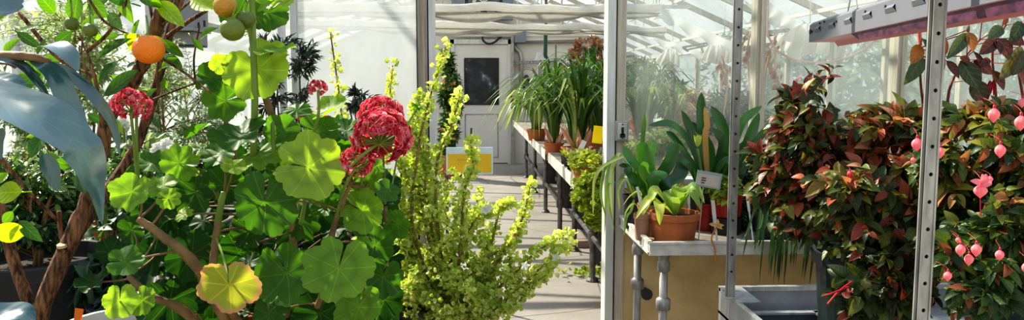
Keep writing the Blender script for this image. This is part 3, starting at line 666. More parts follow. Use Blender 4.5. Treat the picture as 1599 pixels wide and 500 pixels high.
a=at(1216,482,2.6); m_=MB(); ribbon(m_,[a+V3(-.04,0,.0),a+V3(0,0,.012),a+V3(.05,.0,.002)],.03,prof='lance'); o=m_.build('fallen_leaf', M['stem_dark'], loc=a); o.location.z=0; o.location=tuple(V3(a[0],2.6,CZ-.012)); tag(o,'dark curled fallen leaf lying behind the trays in the cart','leaf')

# ================================================================== grow light over the cart
L1=V3(*at(1263,66,2.9)); L2=V3(*at(1450,26.5,1.72)); dl=nrm(L2-L1); L2=L1+dl*1.85; L2[2]=L1[2]-.005
dl=nrm(L2-L1); sd=nrm(np.cross(dl,(0,0,1))); 
if sd[0]<0: sd=-sd
t_ = thing('grow_light', 'long pale grey grow light fixture hung on wires over the cart', 'light', L1)
def fx(u,s_,z): return L1+dl*u+sd*s_+V3(0,0,z)
Lf=1.85; H=.074; W_=.085
m_=MB(); 
sec=[(0,0),(.0,H*.86),(.012,H),(W_-.012,H),(W_,H*.86),(W_,0)]
v=[fx(0,a,b) for a,b in sec]+[fx(Lf,a,b) for a,b in sec]
m_.add(v,[[(i,i+1,7+i,6+i) for i in range(5)],[(0,3,2,1)],[(0,5,4,3)],[(6,7,8,9)],[(6,9,10,11)]])
m_.build('housing', M['fixture'], t_, bevel=.002)
for i in range(7):
    u=.10+i*.20; m_=MB(); 
    m_.add([fx(u,-.001,.030),fx(u+.085,-.001,.030),fx(u+.075,-.007,.042),fx(u+.010,-.007,.042),fx(u+.073,-.001,.050),fx(u+.012,-.001,.050)],[[(0,1,2,3),(3,2,4,5)]]); m_.build('vent_louvre', M['fixture'], t_)
m_=MB()
for u,z in ((.055,.036),(.17,.06),(.235,.06),(.40,.048),(.72,.052),(.9,.05)): m_.tube([fx(u,-.004,z),fx(u,.002,z)], .004, 8)
m_.build('rivet', M['dark_metal'], t_)
m_=MB(); a_=[fx(.012,-.003,.030),fx(.038,-.003,.030),fx(.038,-.003,.046),fx(.012,-.003,.046)]; m_.add(a_+[x+sd*.004 for x in a_],[[(0,1,2,3),(0,4,5,1),(3,2,6,7)]]); m_.build('socket', M['dark_gap'], t_)
m_=MB(); m_.add([fx(.02,.0,0),fx(.02,W_,0),fx(Lf,W_,0),fx(Lf,0,0)],[[(0,1,2,3)]]); m_.build('diffuser', M['pink_refl'], t_)
m_=MB(); m_.add([fx(.55,.006,-.001),fx(Lf,.006,-.001),fx(Lf,.012,-.026),fx(.62,.012,-.024)],[[(0,1,2,3)]]); m_.build('side_reflector', M['purple_strip'], t_)
m_=MB(); m_.add([fx(.03,W_,0),fx(Lf,W_,0),fx(Lf,W_+.012,-.02),fx(.03,W_+.012,-.018)],[[(0,1,2,3)]]); m_.build('side_reflector', M['pink_refl'], t_)
for u in (.42,1.45):
    m_=MB(); top=fx(u,W_/2,H+.0)*1.0; top=V3(top[0],top[1],2.225); m_.tube([fx(u-.06,W_/2,H),fx(u,W_/2,H+.10)],.0022,5); m_.tube([fx(u+.06,W_/2,H),fx(u,W_/2,H+.10)],.0022,5); m_.tube([fx(u,W_/2,H+.10),top],.0022,5); m_.build('hanging_wire', M['galv'], t_)
m_=MB(); m_.tube(smooth_path([fx(.75,W_*.6,H),fx(.85,W_*.6,H+.06),fx(1.0,W_*.6,H+.12),fx(1.3,W_*.5,H+.5)],14),.006,6); m_.build('power_cord', M['wire'], t_)
# pink tube hanging in a curve behind
m_=MB(); p_=at(1198,54,4.3); m_.tube([p_,(p_[0],p_[1],rz(p_[0])+.02)],.004,5); m_.tube(smooth_path([at(1198,54,4.3),at(1215,80,4.3),at(1250,95,4.3),at(1300,96,4.3),at(1345,80,4.3),at(1372,58,4.3)],30),.006,6); o=m_.build('plastic_hose', mat('pink_hose',(.75,.45,.38),.5), loc=at(1198,54,4.3)); tag(o,'thin pinkish hose hanging in a curve behind the grow light','hose')
m_=MB(); m_.tube([at(1435,45,2.3),at(1437,72,2.3)],.006,6); o=m_.build('hanging_string', mat('red_cord',(.8,.2,.13),.5), loc=at(1435,45,2.3)); tag(o,'short red cord hanging under the light left of the second post','cord')

# ================================================================== left benches
def mesh_bench(label, xs, ys, z):
    x0,x1=xs; y0,y1=ys; t_=thing('wire_bench', label, 'bench', (x0,y0,0))
    m_=MB()
    for x in np.arange(x0+.02,x1,.03): m_.box((x-.0015,y0,z-.006),(x+.0015,y1,z-.003))
    for y in np.arange(y0+.02,y1,.05): m_.box((x0,y-.002,z-.003),(x1,y+.002,z))
    m_.build('wire_mesh', M['wire'], t_)
    m_=MB(); 
    for a,b in (((x0,y0,z-.04),(x1,y0+.03,z+.004)),((x0,y1-.03,z-.04),(x1,y1,z+.004)),((x0,y0,z-.04),(x0+.03,y1,z+.004)),((x1-.03,y0,z-.04),(x1,y1,z+.004))): m_.box(a,b)
    m_.build('frame', M['pipe'], t_)
    for x in (x0+.04,x1-.04):
        for y in (y0+.04,y1-.04): m_=MB(); m_.tube([(x,y,0),(x,y,z-.03)],.02,8); m_.build('leg', M['pipe'], t_)
mesh_bench('black wire-mesh bench carrying the citrus and geranium pots', (-1.75,-.08),(.62,2.02), .75)
mesh_bench('black wire-mesh bench behind, against the whitened glass partition', (-2.6,-.55),(2.1,3.5), .75)

# grey hanging box with stepped lip (top left)
Yb=3.2
t_=thing('hanging_cabinet', 'grey box-shaped cabinet with stepped lip mounted high behind citrus', 'cabinet', at(300,40,Yb))
m_=MB(); pbox(273,-60,322,48,Yb,.16,m_); m_.build('cabinet', M['paint_grey'], t_, bevel=.004)
m_=MB(); pbox(268,48,330,53,Yb+.01,.20,m_); pbox(274,53,324,73,Yb,.15,m_); m_.build('lip', M['paint_grey'], t_, bevel=.003)
m_=MB(); pbox(268,47,272,49,Yb-.19,.01,m_); pbox(309,35,312,44,Yb-.16,.004,m_); pbox(318,32,321,42,Yb-.16,.004,m_); pbox(274,73,324,74.5,Yb-.02,.14,m_); m_.build('vent_slot', M['dark_gap'], t_)
a=at(300,20,Yb+.0)
for z_ in (1.65,1.85): m_=MB(); m_.bar((a[0],Yb,z_),(a[0],PY+.03,z_),.03,.03); m_.build('bracket', M['galv'], t_)
m_=MB(); m_.box((at(300,20,Yb)[0]-.02,Yb-.1,1.75),(at(300,20,Yb)[0]+.02,Yb-.06,HEAD)); m_.build('stay', M['galv'], t_)
# ================================================================== PLANTS
LM = {}
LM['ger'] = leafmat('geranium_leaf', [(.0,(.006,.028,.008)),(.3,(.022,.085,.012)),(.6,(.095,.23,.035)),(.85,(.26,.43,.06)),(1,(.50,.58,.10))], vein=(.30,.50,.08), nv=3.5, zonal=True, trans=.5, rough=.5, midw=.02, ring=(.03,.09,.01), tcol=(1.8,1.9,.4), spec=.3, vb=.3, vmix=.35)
LM['ger_old'] = leafmat('yellowing_leaf', [(0,(.36,.42,.03)),(1,(.50,.48,.05))], vein=(.35,.30,.05), nv=3.5, zonal=True, trans=.4, rough=.6, midw=.03, edge=(.60,.30,.14))
LM['petal'] = leafmat('rose_petal', [(0,(.50,.005,.02)),(.45,(.72,.02,.07)),(.75,(.88,.12,.18)),(1,(.96,.55,.54))], trans=.35, rough=.6, edge=(.95,.48,.46), tcol=(1.2,.9,.9))
LM['orange_petal'] = leafmat('scarlet_petal', [(0,(.85,.06,.01)),(1,(.98,.16,.04))], trans=.35, rough=.6, tcol=(1.2,1,1))
LM['white_petal'] = leafmat('white_petal', [(0,(.80,.78,.74)),(1,(.92,.90,.84))], trans=.4, rough=.6, tcol=(1,1,1))
LM['gold'] = leafmat('golden_leaf', [(0,(.10,.20,.01)),(.35,(.36,.48,.05)),(.7,(.58,.68,.17)),(1,(.88,.90,.46))], zonal=True, trans=.5, rough=.55, tcol=(1.4,1.4,.6))
LM['citrus'] = leafmat('citrus_leaf', [(0,(.015,.05,.015)),(.4,(.05,.16,.015)),(.75,(.20,.40,.015)),(1,(.48,.62,.02))], vein=(.30,.45,.05), nv=6, trans=.5, rough=.28, midw=.06, tcol=(1.6,1.7,.4))
LM['big'] = leafmat('blue_green_leaf', [(0,(.012,.05,.045)),(.5,(.03,.10,.10)),(1,(.07,.16,.16))], vein=(.12,.26,.22), nv=5, trans=.08, rough=.24, midw=.02, spec=.9, vb=.08, vmix=.25, coat=1.0)
LM['silver'] = leafmat('olive_leaf', [(0,(.07,.13,.04)),(.5,(.25,.36,.14)),(1,(.62,.70,.42))], trans=.4, rough=.45)
LM['darkleaf'] = leafmat('dark_small_leaf', [(0,(.015,.02,.02)),(.6,(.05,.08,.05)),(1,(.16,.20,.12))], trans=.2, rough=.5)
LM['lowdark'] = leafmat('shade_leaf', [(0,(.008,.025,.01)),(.55,(.03,.10,.02)),(.9,(.14,.30,.05)),(1,(.5,.62,.25))], trans=.3, rough=.4)
LM['orchid'] = leafmat('strap_leaf', [(0,(.008,.03,.010)),(.5,(.045,.12,.018)),(.8,(.17,.27,.05)),(1,(.55,.60,.24))], trans=.35, rough=.35, vein=(.14,.28,.05), nv=0, midw=.08)
LM['clivia'] = leafmat('clivia_leaf', [(0,(.010,.045,.015)),(.5,(.02,.10,.02)),(.85,(.07,.24,.03)),(1,(.22,.40,.05))], trans=.25, rough=.28, vein=(.08,.2,.04), nv=0, midw=.06, spec=.8)
LM['hosta'] = leafmat('fresh_leaf', [(0,(.10,.25,.04)),(.5,(.28,.44,.07)),(1,(.55,.62,.10))], trans=.4, rough=.35, vein=(.5,.6,.25), nv=0, midw=.06)
LM['brownleaf'] = leafmat('dry_leaf', [(0,(.22,.10,.05)),(.5,(.45,.22,.10)),(1,(.70,.42,.25))], trans=.35, rough=.8, tcol=(1.2,1,.8))
LM['tanleaf'] = leafmat('dead_strap', [(0,(.75,.35,.10)),(1,(.85,.55,.22))], trans=.4, rough=.7, tcol=(1.2,1,.6))
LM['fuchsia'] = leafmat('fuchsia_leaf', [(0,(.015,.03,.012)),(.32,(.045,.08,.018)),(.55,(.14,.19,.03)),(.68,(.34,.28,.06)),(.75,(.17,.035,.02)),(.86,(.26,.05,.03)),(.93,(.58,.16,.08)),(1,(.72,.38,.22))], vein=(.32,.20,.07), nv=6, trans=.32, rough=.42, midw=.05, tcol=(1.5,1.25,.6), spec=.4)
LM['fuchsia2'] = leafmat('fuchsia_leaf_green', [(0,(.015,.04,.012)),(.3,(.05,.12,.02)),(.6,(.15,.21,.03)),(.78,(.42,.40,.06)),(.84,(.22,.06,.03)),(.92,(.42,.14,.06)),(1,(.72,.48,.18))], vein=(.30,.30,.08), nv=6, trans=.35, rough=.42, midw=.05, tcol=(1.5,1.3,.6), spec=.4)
LM['bego'] = leafmat('bronze_leaf', [(0,(.06,.012,.012)),(.35,(.16,.04,.02)),(.5,(.03,.06,.025)),(.75,(.08,.14,.06)),(.9,(.34,.12,.02)),(1,(.55,.22,.03))], vein=(.28,.36,.20), nv=5, trans=.35, rough=.35, midw=.04, tcol=(1.6,1.2,.5))
LM['fpetal'] = leafmat('fuchsia_petal', [(0,(.62,.02,.06)),(.5,(.82,.16,.24)),(1,(.90,.38,.40))], trans=.3, rough=.45, vein=(.95,.5,.48), midw=.12, nv=0, tcol=(1.1,.9,.9))
LM['herb'] = leafmat('herb_leaf', [(0,(.06,.14,.02)),(.5,(.30,.44,.05)),(.85,(.62,.68,.14)),(.93,(.75,.35,.05)),(1,(.72,.16,.04))], trans=.45, rough=.5, tcol=(1.4,1.3,.5))
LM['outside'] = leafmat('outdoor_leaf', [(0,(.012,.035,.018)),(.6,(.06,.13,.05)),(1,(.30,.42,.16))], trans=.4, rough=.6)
# citrus fruit skins
def fruitmat(nm, a, b): return mat(nm, a, .32, c2=b, scale=18, bump=.25, bscale=260)
FM = [fruitmat('orange_skin', (.95,.27,.01),(.88,.20,.005)), fruitmat('green_skin', (.17,.21,.02),(.08,.12,.015)), fruitmat('turning_skin', (.62,.26,.02),(.40,.28,.02))]

def rdir(n=1, zlo=-1):
    v = R.normal(size=(n,3)); v = nrm(v); v[:,2] = np.where(v[:,2]<zlo, -v[:,2], v[:,2]); return v
class Plant:
    """grows stems and leaves toward blobs = (px,py,Y,rx_px,rz_px,depth_m)"""
    def __init__(s): s.st = MB(); s.lf = MB(); s.nl = 0
    def leaf(s, tm, pos, d, n, L, W, rnd, ext=0.): s.lf.inst(tm, pos, d, n, L, W, rnd, ext)
def blob_pts(blobs, n, shell=.0):
    out=[]; w=np.array([b[3]*b[4] for b in blobs],float); cnt=np.maximum(1,np.round(n*w/w.sum())).astype(int)
    for b,k in zip(blobs,cnt):
        c=at(b[0],b[1],b[2]); rx=S(b[3],b[2]); rz_=S(b[4],b[2]); v=nrm(R.normal(size=(k,3)))*(shell+(1-shell)*R.random((k,1))**(1/3.))
        out.append(c+v*np.array([rx,b[5],rz_]))
    return np.vstack(out)
def shrub(P, base, blobs, ntips, tm, L, asp=.5, per=8, r0=.006, r1=.0012, ntrunk=6, rndf=None, start=.35, lift=.25, droop=.35, pair=True, shell=.25, leafvar=.3, face=.5, stem_every=1, outw=.8, tipe=0, jitter=0.0):
    base=np.array(base,float); cen=blob_pts(blobs, ntrunk*3, 0)[::3][:ntrunk*2]
    nodes=[]
    for c in cen:
        mid=(base+c)/2+V3(*(R.normal(size=3)*.04)); mid[2]=max(mid[2], base[2]+.6*(c[2]-base[2])); path=bez(base+V3(R.normal()*.01,R.normal()*.01,0),mid,c,12)
        P.st.tube(path, np.linspace(r0,r0*.45,12), 6); nodes.append(path)
    allp=np.vstack(nodes); tips=blob_pts(blobs, ntips, shell)
    if not isinstance(tm, list): tm=[tm]
    bag=[[] for _ in tm]
    zc=np.array([b for b in tips]); zmin,zmax=zc[:,2].min(),zc[:,2].max(); ctr=zc.mean(0)
    for ti,tp in enumerate(tips):
        dist=np.linalg.norm((allp-tp)*np.array([1,1,1.0]),axis=1)+np.where(allp[:,2]>tp[2]+.02,.15,0)+R.random(len(allp))*.05
        a=allp[np.argmin(dist)]; ln=np.linalg.norm(tp-a)
        mid=(a+tp)/2+V3(0,0,lift*ln)+R.normal(size=3)*.12*ln; n=max(6,per+2); path=bez(a,mid,tp,n)
        if ti%stem_every==0: P.st.tube(path, np.linspace(r1*1.6,r1*.6,n), 4, cap=False)
        T=nrm(np.gradient(path,axis=0)); k0=int(start*n)
        side=nrm(np.cross(T[-1],R.normal(size=3)))
        for k in range(k0,n):
            t_=(k-k0)/max(1,n-1-k0); 
            sd=side if k%2 else np.cross(T[k],side); sd=nrm(sd)
            sz=L*(1+leafvar*(R.random()-.5)*2)*(1-.45*t_**3)
            for sg in ((-1,1) if pair else (1 if k%2 else -1,)):
                out=nrm((path[k]-ctr)*V3(1,1,.6)); d=nrm(sd*sg*outw+T[k]*.45+out*.25+V3(0,0,-droop*R.random())+R.normal(size=3)*.18)
                nn=nrm(V3(0,-face,1)+R.normal(size=3)*.35+out*.3)
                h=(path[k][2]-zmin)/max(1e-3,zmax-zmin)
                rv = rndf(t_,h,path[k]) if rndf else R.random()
                bag[R.integers(len(tm))].append((*(path[k]+R.normal(size=3)*jitter),*d,*nn,sz,sz*asp*(1+.2*(R.random()-.5)),min(1,max(0,rv)),t_*tipe))
    for b,tt in zip(bag,tm):
        if b:
            b=np.array(b); P.lf.inst(tt,b[:,0:3],b[:,3:6],b[:,6:9],b[:,9],b[:,10],b[:,11],b[:,12])
    return tips, allp
def finish(P, parent, lm, sm, names=('stem','foliage')):
    if P.st.n: P.st.build(names[0], sm, parent, smooth=True)
    if P.lf.n: P.lf.build(names[1], lm, parent, smooth=True)

# ---------------------------------------------------------------- pelargonium (large geranium in the foreground)
GP = V3(at(430,300,1.32)[0], 1.34, .755)
ger = thing('geranium', 'large scalloped-leaved geranium with rose-pink flower heads, in the foreground', 'geranium', GP)
add_pot(ger, GP, .125, .22, M['terracotta'])
P = Plant()
stems=[ # woody stems: px polyline at Y
 [( (430,560,1.34),(455,430,1.28),(455,300,1.26),(430,200,1.24),(397,90,1.22),(392,-20,1.22)), .0075],
 [( (400,560,1.34),(335,470,1.20),(335,390,1.20),(345,320,1.22)), .0085],
 [( (420,570,1.36),(310,420,1.16),(255,370,1.15),(216,342,1.15)), .0095],
 [( (390,580,1.36),(290,490,1.2),(235,462,1.18),(200,432,1.18)), .0080],
 [( (440,560,1.34),(500,470,1.2),(520,360,1.2),(545,290,1.2)), .0070],
 [( (450,560,1.36),(560,470,1.3),(600,380,1.32),(600,300,1.32)), .0060],
 [( (440,560,1.38),(400,400,1.36),(380,300,1.36),(350,180,1.34)), .0070],
]
spaths=[]
for k,(pl,r_) in enumerate(stems):
    p_=smooth_path([GP+V3(0,0,.18)+V3((k-3)*.012,0,0)]+[at(*q_) for q_ in pl],40)
    rr=np.linspace(r_*1.1,r_*.55,40)*(1+.14*(np.arange(40)%7==0)); P.st.tube(p_,rr,9); spaths.append(p_)
SP=np.vstack(spaths)
leaves=[ # px,py,r,Y,tip angle(deg),normal(x,y,z),rnd,template, down = petiole
 (403,108,52,1.20,-60,(.15,-1,.35),.90,0),(352,158,36,1.26,200,(-.2,-1,.2),.62,1),(482,262,60,1.12,-10,(.1,-.9,.45),.90,0),(414,318,56,1.10,-95,(0,-1,.12),.45,2),
 (447,428,54,1.12,-70,(-.1,-1,.25),.50,3),(529,420,58,1.10,-100,(.1,-1,.3),.74,0),(206,300,34,1.10,-110,(0,-1,.4),.80,1),
 (378,212,48,1.16,-130,(-.3,-.6,.8),.40,3),(300,398,42,1.22,-70,(.3,-1,.2),.25,1),(345,238,32,1.2,170,(-.1,-.7,.7),.55,0),
 (585,385,34,1.22,-60,(0,-1,.2),.45,1),(598,432,36,1.20,-100,(.2,-1,.2),.42,3),(566,330,38,1.2,-30,(0,-1,.3),.80,0),(603,298,24,1.18,-60,(.8,-.6,.3),.5,4),(575,285,26,1.24,60,(0,-1,.4),.72,1),
 (262,310,20,1.14,0,(0,-1,.6),.85,2),(195,408,30,1.10,20,(.1,-.7,.9),.55,4),(187,470,30,1.08,-100,(.2,-1,.1),.88,1),(222,470,26,1.1,-60,(0,-1,.2),.80,0),
 (440,205,30,1.22,40,(0,-1,.5),.60,1),(330,122,30,1.26,150,(-.2,-1,.3),.50,1),(345,100,18,1.24,120,(0,-1,.3),.92,4),(515,172,34,1.24,10,(0,-.7,.8),.85,1),(497,205,34,1.22,30,(.2,-1,.4),.55,3),
 (418,20,36,1.24,30,(0,-1,.3),.55,0),(372,20,32,1.26,160,(0,-1,.2),.35,1),(430,78,34,1.18,-40,(.1,-.35,1),.78,4),(440,-5,26,1.2,40,(0,-1,.5),.90,1),
 (280,255,34,1.26,170,(-.2,-.8,.6),.70,2),(305,300,40,1.3,200,(0,-1,.3),.40,3),(250,345,34,1.3,230,(0,-1,.3),.35,1),(255,290,26,1.2,150,(0,-.5,1),.82,4),
 (235,255,28,1.3,170,(0,-.7,.6),.60,0),(350,290,36,1.25,180,(0,-1,.4),.35,1),(500,330,40,1.3,0,(0,-1,.3),.30,1),(470,345,34,1.26,-40,(0,-1,.4),.45,2),
 (375,395,38,1.3,-90,(0,-1,.3),.28,1),(390,360,34,1.26,-60,(.2,-1,.3),.38,3),(560,480,44,1.16,-100,(0,-1,.3),.70,0),(500,490,44,1.2,-80,(0,-1,.4),.30,1),(420,490,36,1.16,-90,(0,-1,.4),.40,2),
 (240,400,36,1.34,-90,(0,-1,.3),.18,1),(265,470,44,1.3,-80,(0,-1,.4),.12,3),(235,300,30,1.34,-90,(0,-1,.3),.30,1),(535,240,30,1.24,20,(.1,-1,.3),.45,1),
 (540,205,26,1.26,60,(0,-1,.5),.50,4),(463,172,24,1.26,30,(0,-.5,1),.60,2),(310,205,24,1.3,180,(0,-.6,.8),.50,1),(318,345,28,1.28,200,(0,-1,.2),.25,2),(600,470,34,1.24,-60,(0,-1,.3),.22,1),(620,350,26,1.3,-20,(0,-1,.3),.55,1),
 (150,440,30,1.2,-120,(-.2,-.8,.6),.22,3),(172,395,26,1.24,180,(0,-.6,.9),.20,1),(205,360,26,1.28,200,(0,-1,.4),.40,0),(365,260,22,1.14,0,(0,-.4,1),.88,4),(405,240,40,1.2,-20,(0,-.4,1),.80,2)]
# fill behind, shade put into darker leaf tones
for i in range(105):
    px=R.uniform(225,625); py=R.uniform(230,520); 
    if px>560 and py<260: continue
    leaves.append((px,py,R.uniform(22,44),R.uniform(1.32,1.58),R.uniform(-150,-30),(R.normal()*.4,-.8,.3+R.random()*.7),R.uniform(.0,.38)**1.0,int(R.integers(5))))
for i in range(40):
    px=R.uniform(270,600); py=R.uniform(180,460); leaves.append((px,py,R.uniform(14,26),R.uniform(1.18,1.30),R.uniform(-180,60),(R.normal()*.5,-.7,.3+R.random()*.9),R.uniform(.35,.95),int(R.integers(5))))
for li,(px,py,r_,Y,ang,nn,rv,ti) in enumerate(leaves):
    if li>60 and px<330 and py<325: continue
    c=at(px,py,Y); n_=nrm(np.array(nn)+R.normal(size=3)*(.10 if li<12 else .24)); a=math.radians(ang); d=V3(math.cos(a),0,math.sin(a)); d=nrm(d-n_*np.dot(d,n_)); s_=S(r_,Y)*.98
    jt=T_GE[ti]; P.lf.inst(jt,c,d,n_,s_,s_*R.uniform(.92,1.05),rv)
    dd=np.linalg.norm(SP-c,axis=1)+np.where(SP[:,2]>c[2]+.01,.1,0); a_=SP[np.argmin(dd)]
    P.st.tube(bez(a_, (a_+c)/2+V3(0,.02,.01)-n_*.02, c-n_*.001, 8), np.linspace(.0021,.0014,8), 5, a=(0,0,.5,0))
P.lf.build('foliage', LM['ger'], ger, smooth=True)
P.st.build('stem', M['stem_brown'], ger, smooth=True)
m_=MB()
for pl,r_ in (([(396,250,1.20),(398,150,1.19),(396,90,1.185),(393,-20,1.19)],.0058),([(340,350,1.215),(345,320,1.2),(350,300,1.2)],.006),([(440,330,1.22),(428,240,1.2),(425,190,1.2)],.004),([(470,350,1.2),(478,300,1.18),(470,250,1.17)],.0035)):
    m_.tube(smooth_path([at(*q_) for q_ in pl],16),np.linspace(r_,r_*.8,16),8)
m_.build('green_stem', M['stem_green'], ger, smooth=True)
# the yellowing leaf
m_=MB(); c=at(358,452,1.08); m_.inst(T_GE[4],c+V3(0,0,.006),nrm(V3(.05,.05,-1)),V3(.05,-1,.2),S(46,1.08),S(50,1.08),.5)
o=m_.build('yellowing_leaf', LM['ger_old'], ger, smooth=True); o['label']='yellow-green leaf with tan dried scalloped edge'
m_=MB(); m_.tube(bez(at(338,372,1.19),at(352,405,1.12),at(356,438,1.08),10),.0018,6); m_.build('petiole', M['stem_green'], ger)
PET=t_ovate(.9,.5,.1,5,.5)
def flower_head(parent, px, py, rpx, Y, n, stalk_from=None, mat_=None, down=None, name='flower_head', squash=.85, pr=.34):
    c=at(px,py,Y); r_=S(rpx,Y); root=MB(); st=MB(); ax=nrm(down if down is not None else V3(.0,-.45,-.9)); b=c+ax*r_*.35
    dirs=[]; i=0
    ga=PI*(3-5**.5)
    for k in range(n):
        z=1-2*(k+.5)/n; t_=k*ga; v=V3(math.sqrt(1-z*z)*math.cos(t_),math.sqrt(1-z*z)*math.sin(t_),z)
        if np.dot(v,ax)>.62: continue
        dirs.append(nrm(v+R.normal(size=3)*.10))
    for v in dirs:
        p_=c+v*r_*V3(1,1,squash)*R.uniform(.72,.92); st.tube(bez(b,(b+p_)/2+v*r_*.1,p_,5),r_*.022,4,cap=False)
        x=nrm(np.cross(v,R.normal(size=3))); y=np.cross(v,x); k=6; base=p_
        for ring,(q,sz,up) in enumerate(((k,pr,.55),(3,pr*.7,1.4))):
            an=np.arange(q)*2*PI/q+R.random()*6+R.normal(size=q)*.15; d=nrm(x*np.cos(an)[:,None]+y*np.sin(an)[:,None]+v*up*R.uniform(.7,1.2)+R.normal(size=(q,3))*.15)
            root.inst(PET,np.tile(base,(q,1)),d,np.tile(v,(q,1))-d*.2+R.normal(size=(q,3))*.2,r_*sz*R.uniform(.85,1.15,q),r_*sz*1.0,np.clip(R.random(q)*.9+(.25 if ring else 0),0,1))
    o=root.build(name, mat_ or LM['petal'], parent, smooth=True); st.build('pedicel', M['stem_green'], o)
    if stalk_from is not None:
        m_=MB(); m_.tube(smooth_path([*stalk_from,b],16),np.linspace(.0026,.0021,16),7); m_.build('flower_stalk', M['stem_green'], parent, smooth=True)
    return o
flower_head(ger,597,212,46,1.12,66,[at(512,300,1.2),at(545,262,1.12),at(572,238,1.08)],down=V3(-.15,-.75,-.62))
flower_head(ger,596,180,34,1.20,40,[at(560,300,1.22),at(575,250,1.2)])
flower_head(ger,556,254,28,1.14,34,[at(520,360,1.22),at(535,300,1.16)],down=V3(-.1,-.5,-.9))
flower_head(ger,205,165,29,1.16,32,[at(216,300,1.2),at(211,240,1.17)],down=V3(.1,-.5,-.9))
flower_head(ger,497,138,15,1.16,14,[at(485,230,1.2),at(497,180,1.17)],down=V3(0,-.3,-1),pr=.45)
m_=MB(); m_.tube(smooth_path([at(218,300,1.2),at(214,240,1.18),at(213,182,1.18)],12),.0022,6); m_.build('flower_stalk', M['stem_green'], ger)
m_=MB(); m_.inst(T_ND,np.tile(at(651,168,1.3),(26,1))+R.normal(size=(26,3))*.002,rdir(26),rdir(26),.012,.004,R.random(26)*.5+.3); P2=MB(); P2.tube(smooth_path([at(610,300,1.3),at(628,215,1.3),at(651,170,1.3)],12),.0016,6)
o=m_.build('flower_bud', LM['ger'], ger); P2.build('flower_stalk', M['stem_green'], ger)

# ---------------------------------------------------------------- citrus tree
CP=V3(-.74,1.28,.755)
cit = thing('citrus_tree', 'small potted citrus tree with brown forked trunk and orange fruit, far left foreground', 'citrus tree', CP)
add_pot(cit, CP, .13, .21, M['black_plastic'])
P=Plant(); tr=MB()
top=CP+V3(0,0,.16)
def tp(pl,r0,r1,n=26,seg=10,first=None,knob=.10):
    pts=[at(*q_) for q_ in pl]; pts=([first] if first is not None else [])+pts; p_=smooth_path(pts,n); rr=np.linspace(r0,r1,n)*(1+knob*R.normal(size=n)*.6); tr.tube(p_,rr,seg); return p_
c1=tp([(58,505,1.25),(88,425,1.25),(112,372,1.25),(135,315,1.26),(157,240,1.27),(170,182,1.27),(205,130,1.26),(232,78,1.25),(262,-10,1.24)],.0145,.0105,34,first=top)
c2=tp([(50,500,1.27),(22,410,1.28),(2,330,1.29),(-25,240,1.3)],.0105,.0085,16,first=top+V3(-.01,0,0))
c3=tp([(112,378,1.25),(148,325,1.28),(185,275,1.32),(215,222,1.34),(240,150,1.34),(262,60,1.34),(285,-15,1.34)],.011,.007,26)
c4_=tp([(96,420,1.25),(97,388,1.235)],.008,.007,6)
for pl,r_ in (([(92,330,1.26),(95,365,1.26),(100,385,1.25)],.004),([(262,56,1.28),(300,30,1.26),(350,0,1.24)],.0038),([(-5,240,1.2),(45,300,1.22),(90,345,1.25)],.0042),([(136,80,1.2),(170,50,1.2),(205,-10,1.2)],.003),([(232,78,1.25),(290,115,1.2),(330,146,1.18)],.0022),([(240,155,1.3),(270,143,1.28),(305,130,1.28)],.002),([(305,130,1.25),(303,90,1.25),(312,40,1.25)],.0018),([(140,0,1.2),(165,35,1.2),(215,60,1.2)],.0022),([(232,0,1.25),(247,40,1.24),(300,0,1.22)],.0026),([(160,200,1.22),(150,130,1.2),(135,80,1.2)],.003),([(148,150,1.2),(135,110,1.2),(128,90,1.2)],.0022),([(30,20,1.3),(90,90,1.28),(150,120,1.26)],.0035)):
    tp(pl,r_,r_*.7,14,6,knob=.03)
tr.build('trunk', M['bark'], cit, smooth=True)
m_=MB(); e_=at(97,386,1.235); m_.tube([e_,e_+V3(.000,-.001,.0045)],[.0078,.0074],12); o=m_.build('pruned_end', M['wood_cut'], cit)
cl=[((236,85),(192,52),28,.95),((122,-6),(112,34),26,.55),((26,50),(62,74),15,.25),((10,130),(50,128),26,.45),((45,90),(62,120),24,.35),((112,50),(85,68),20,.45),((155,92),(207,60),16,.25),((162,150),(220,110),25,.30),
((248,2),(292,46),26,.88),((312,62),(339,43),13,.60),((250,62),(290,92),16,.5),((300,-5),(340,18),34,.92),((384,2),(408,36),30,.55),((34,300),(-12,300),40,.92),((40,366),(-12,360),32,1.0),((205,5),(165,-8),22,.35),((215,-10),(255,12),22,.45),
((232,60),(268,78),14,.8),((60,40),(30,50),16,.5),((75,60),(60,88),13,.55),((300,60),(318,80),10,.6),((20,180),(-15,150),26,.7),((70,210),(45,240),26,.4),((90,180),(70,200),18,.35),((130,190),(128,225),20,.4),((185,95),(150,120),18,.35),
((170,20),(190,45),18,.6),((255,20),(235,-5),18,.7),((330,5),(365,-10),20,.4),((30,345),(60,375),20,.35),((75,280),(110,300),22,.3),((110,260),(85,250),18,.45),((140,0),(165,25),20,.5),((190,-10),(200,30),20,.75),((85,20),(60,-10),22,.5),((10,90),(20,60),16,.6),((430,0),(402,20),18,.8),((370,40),(390,60),14,.6),((175,185),(190,205),12,.8),((208,60),(222,30),10,.6),
((20,330),(5,350),16,.6),((120,270),(132,300),22,.25),((12,270),(-10,290),18,.8)]
for i in range(46): 
    x=R.uniform(-20,270); y=R.uniform(-30,140)+(R.random()<.25)*120; a=R.uniform(0,2*PI); l=R.uniform(22,42); cl.append(((x,y),(x+l*math.cos(a),y+l*math.sin(a)*.8),l*.45,R.uniform(.1,.9)))
lv=MB()
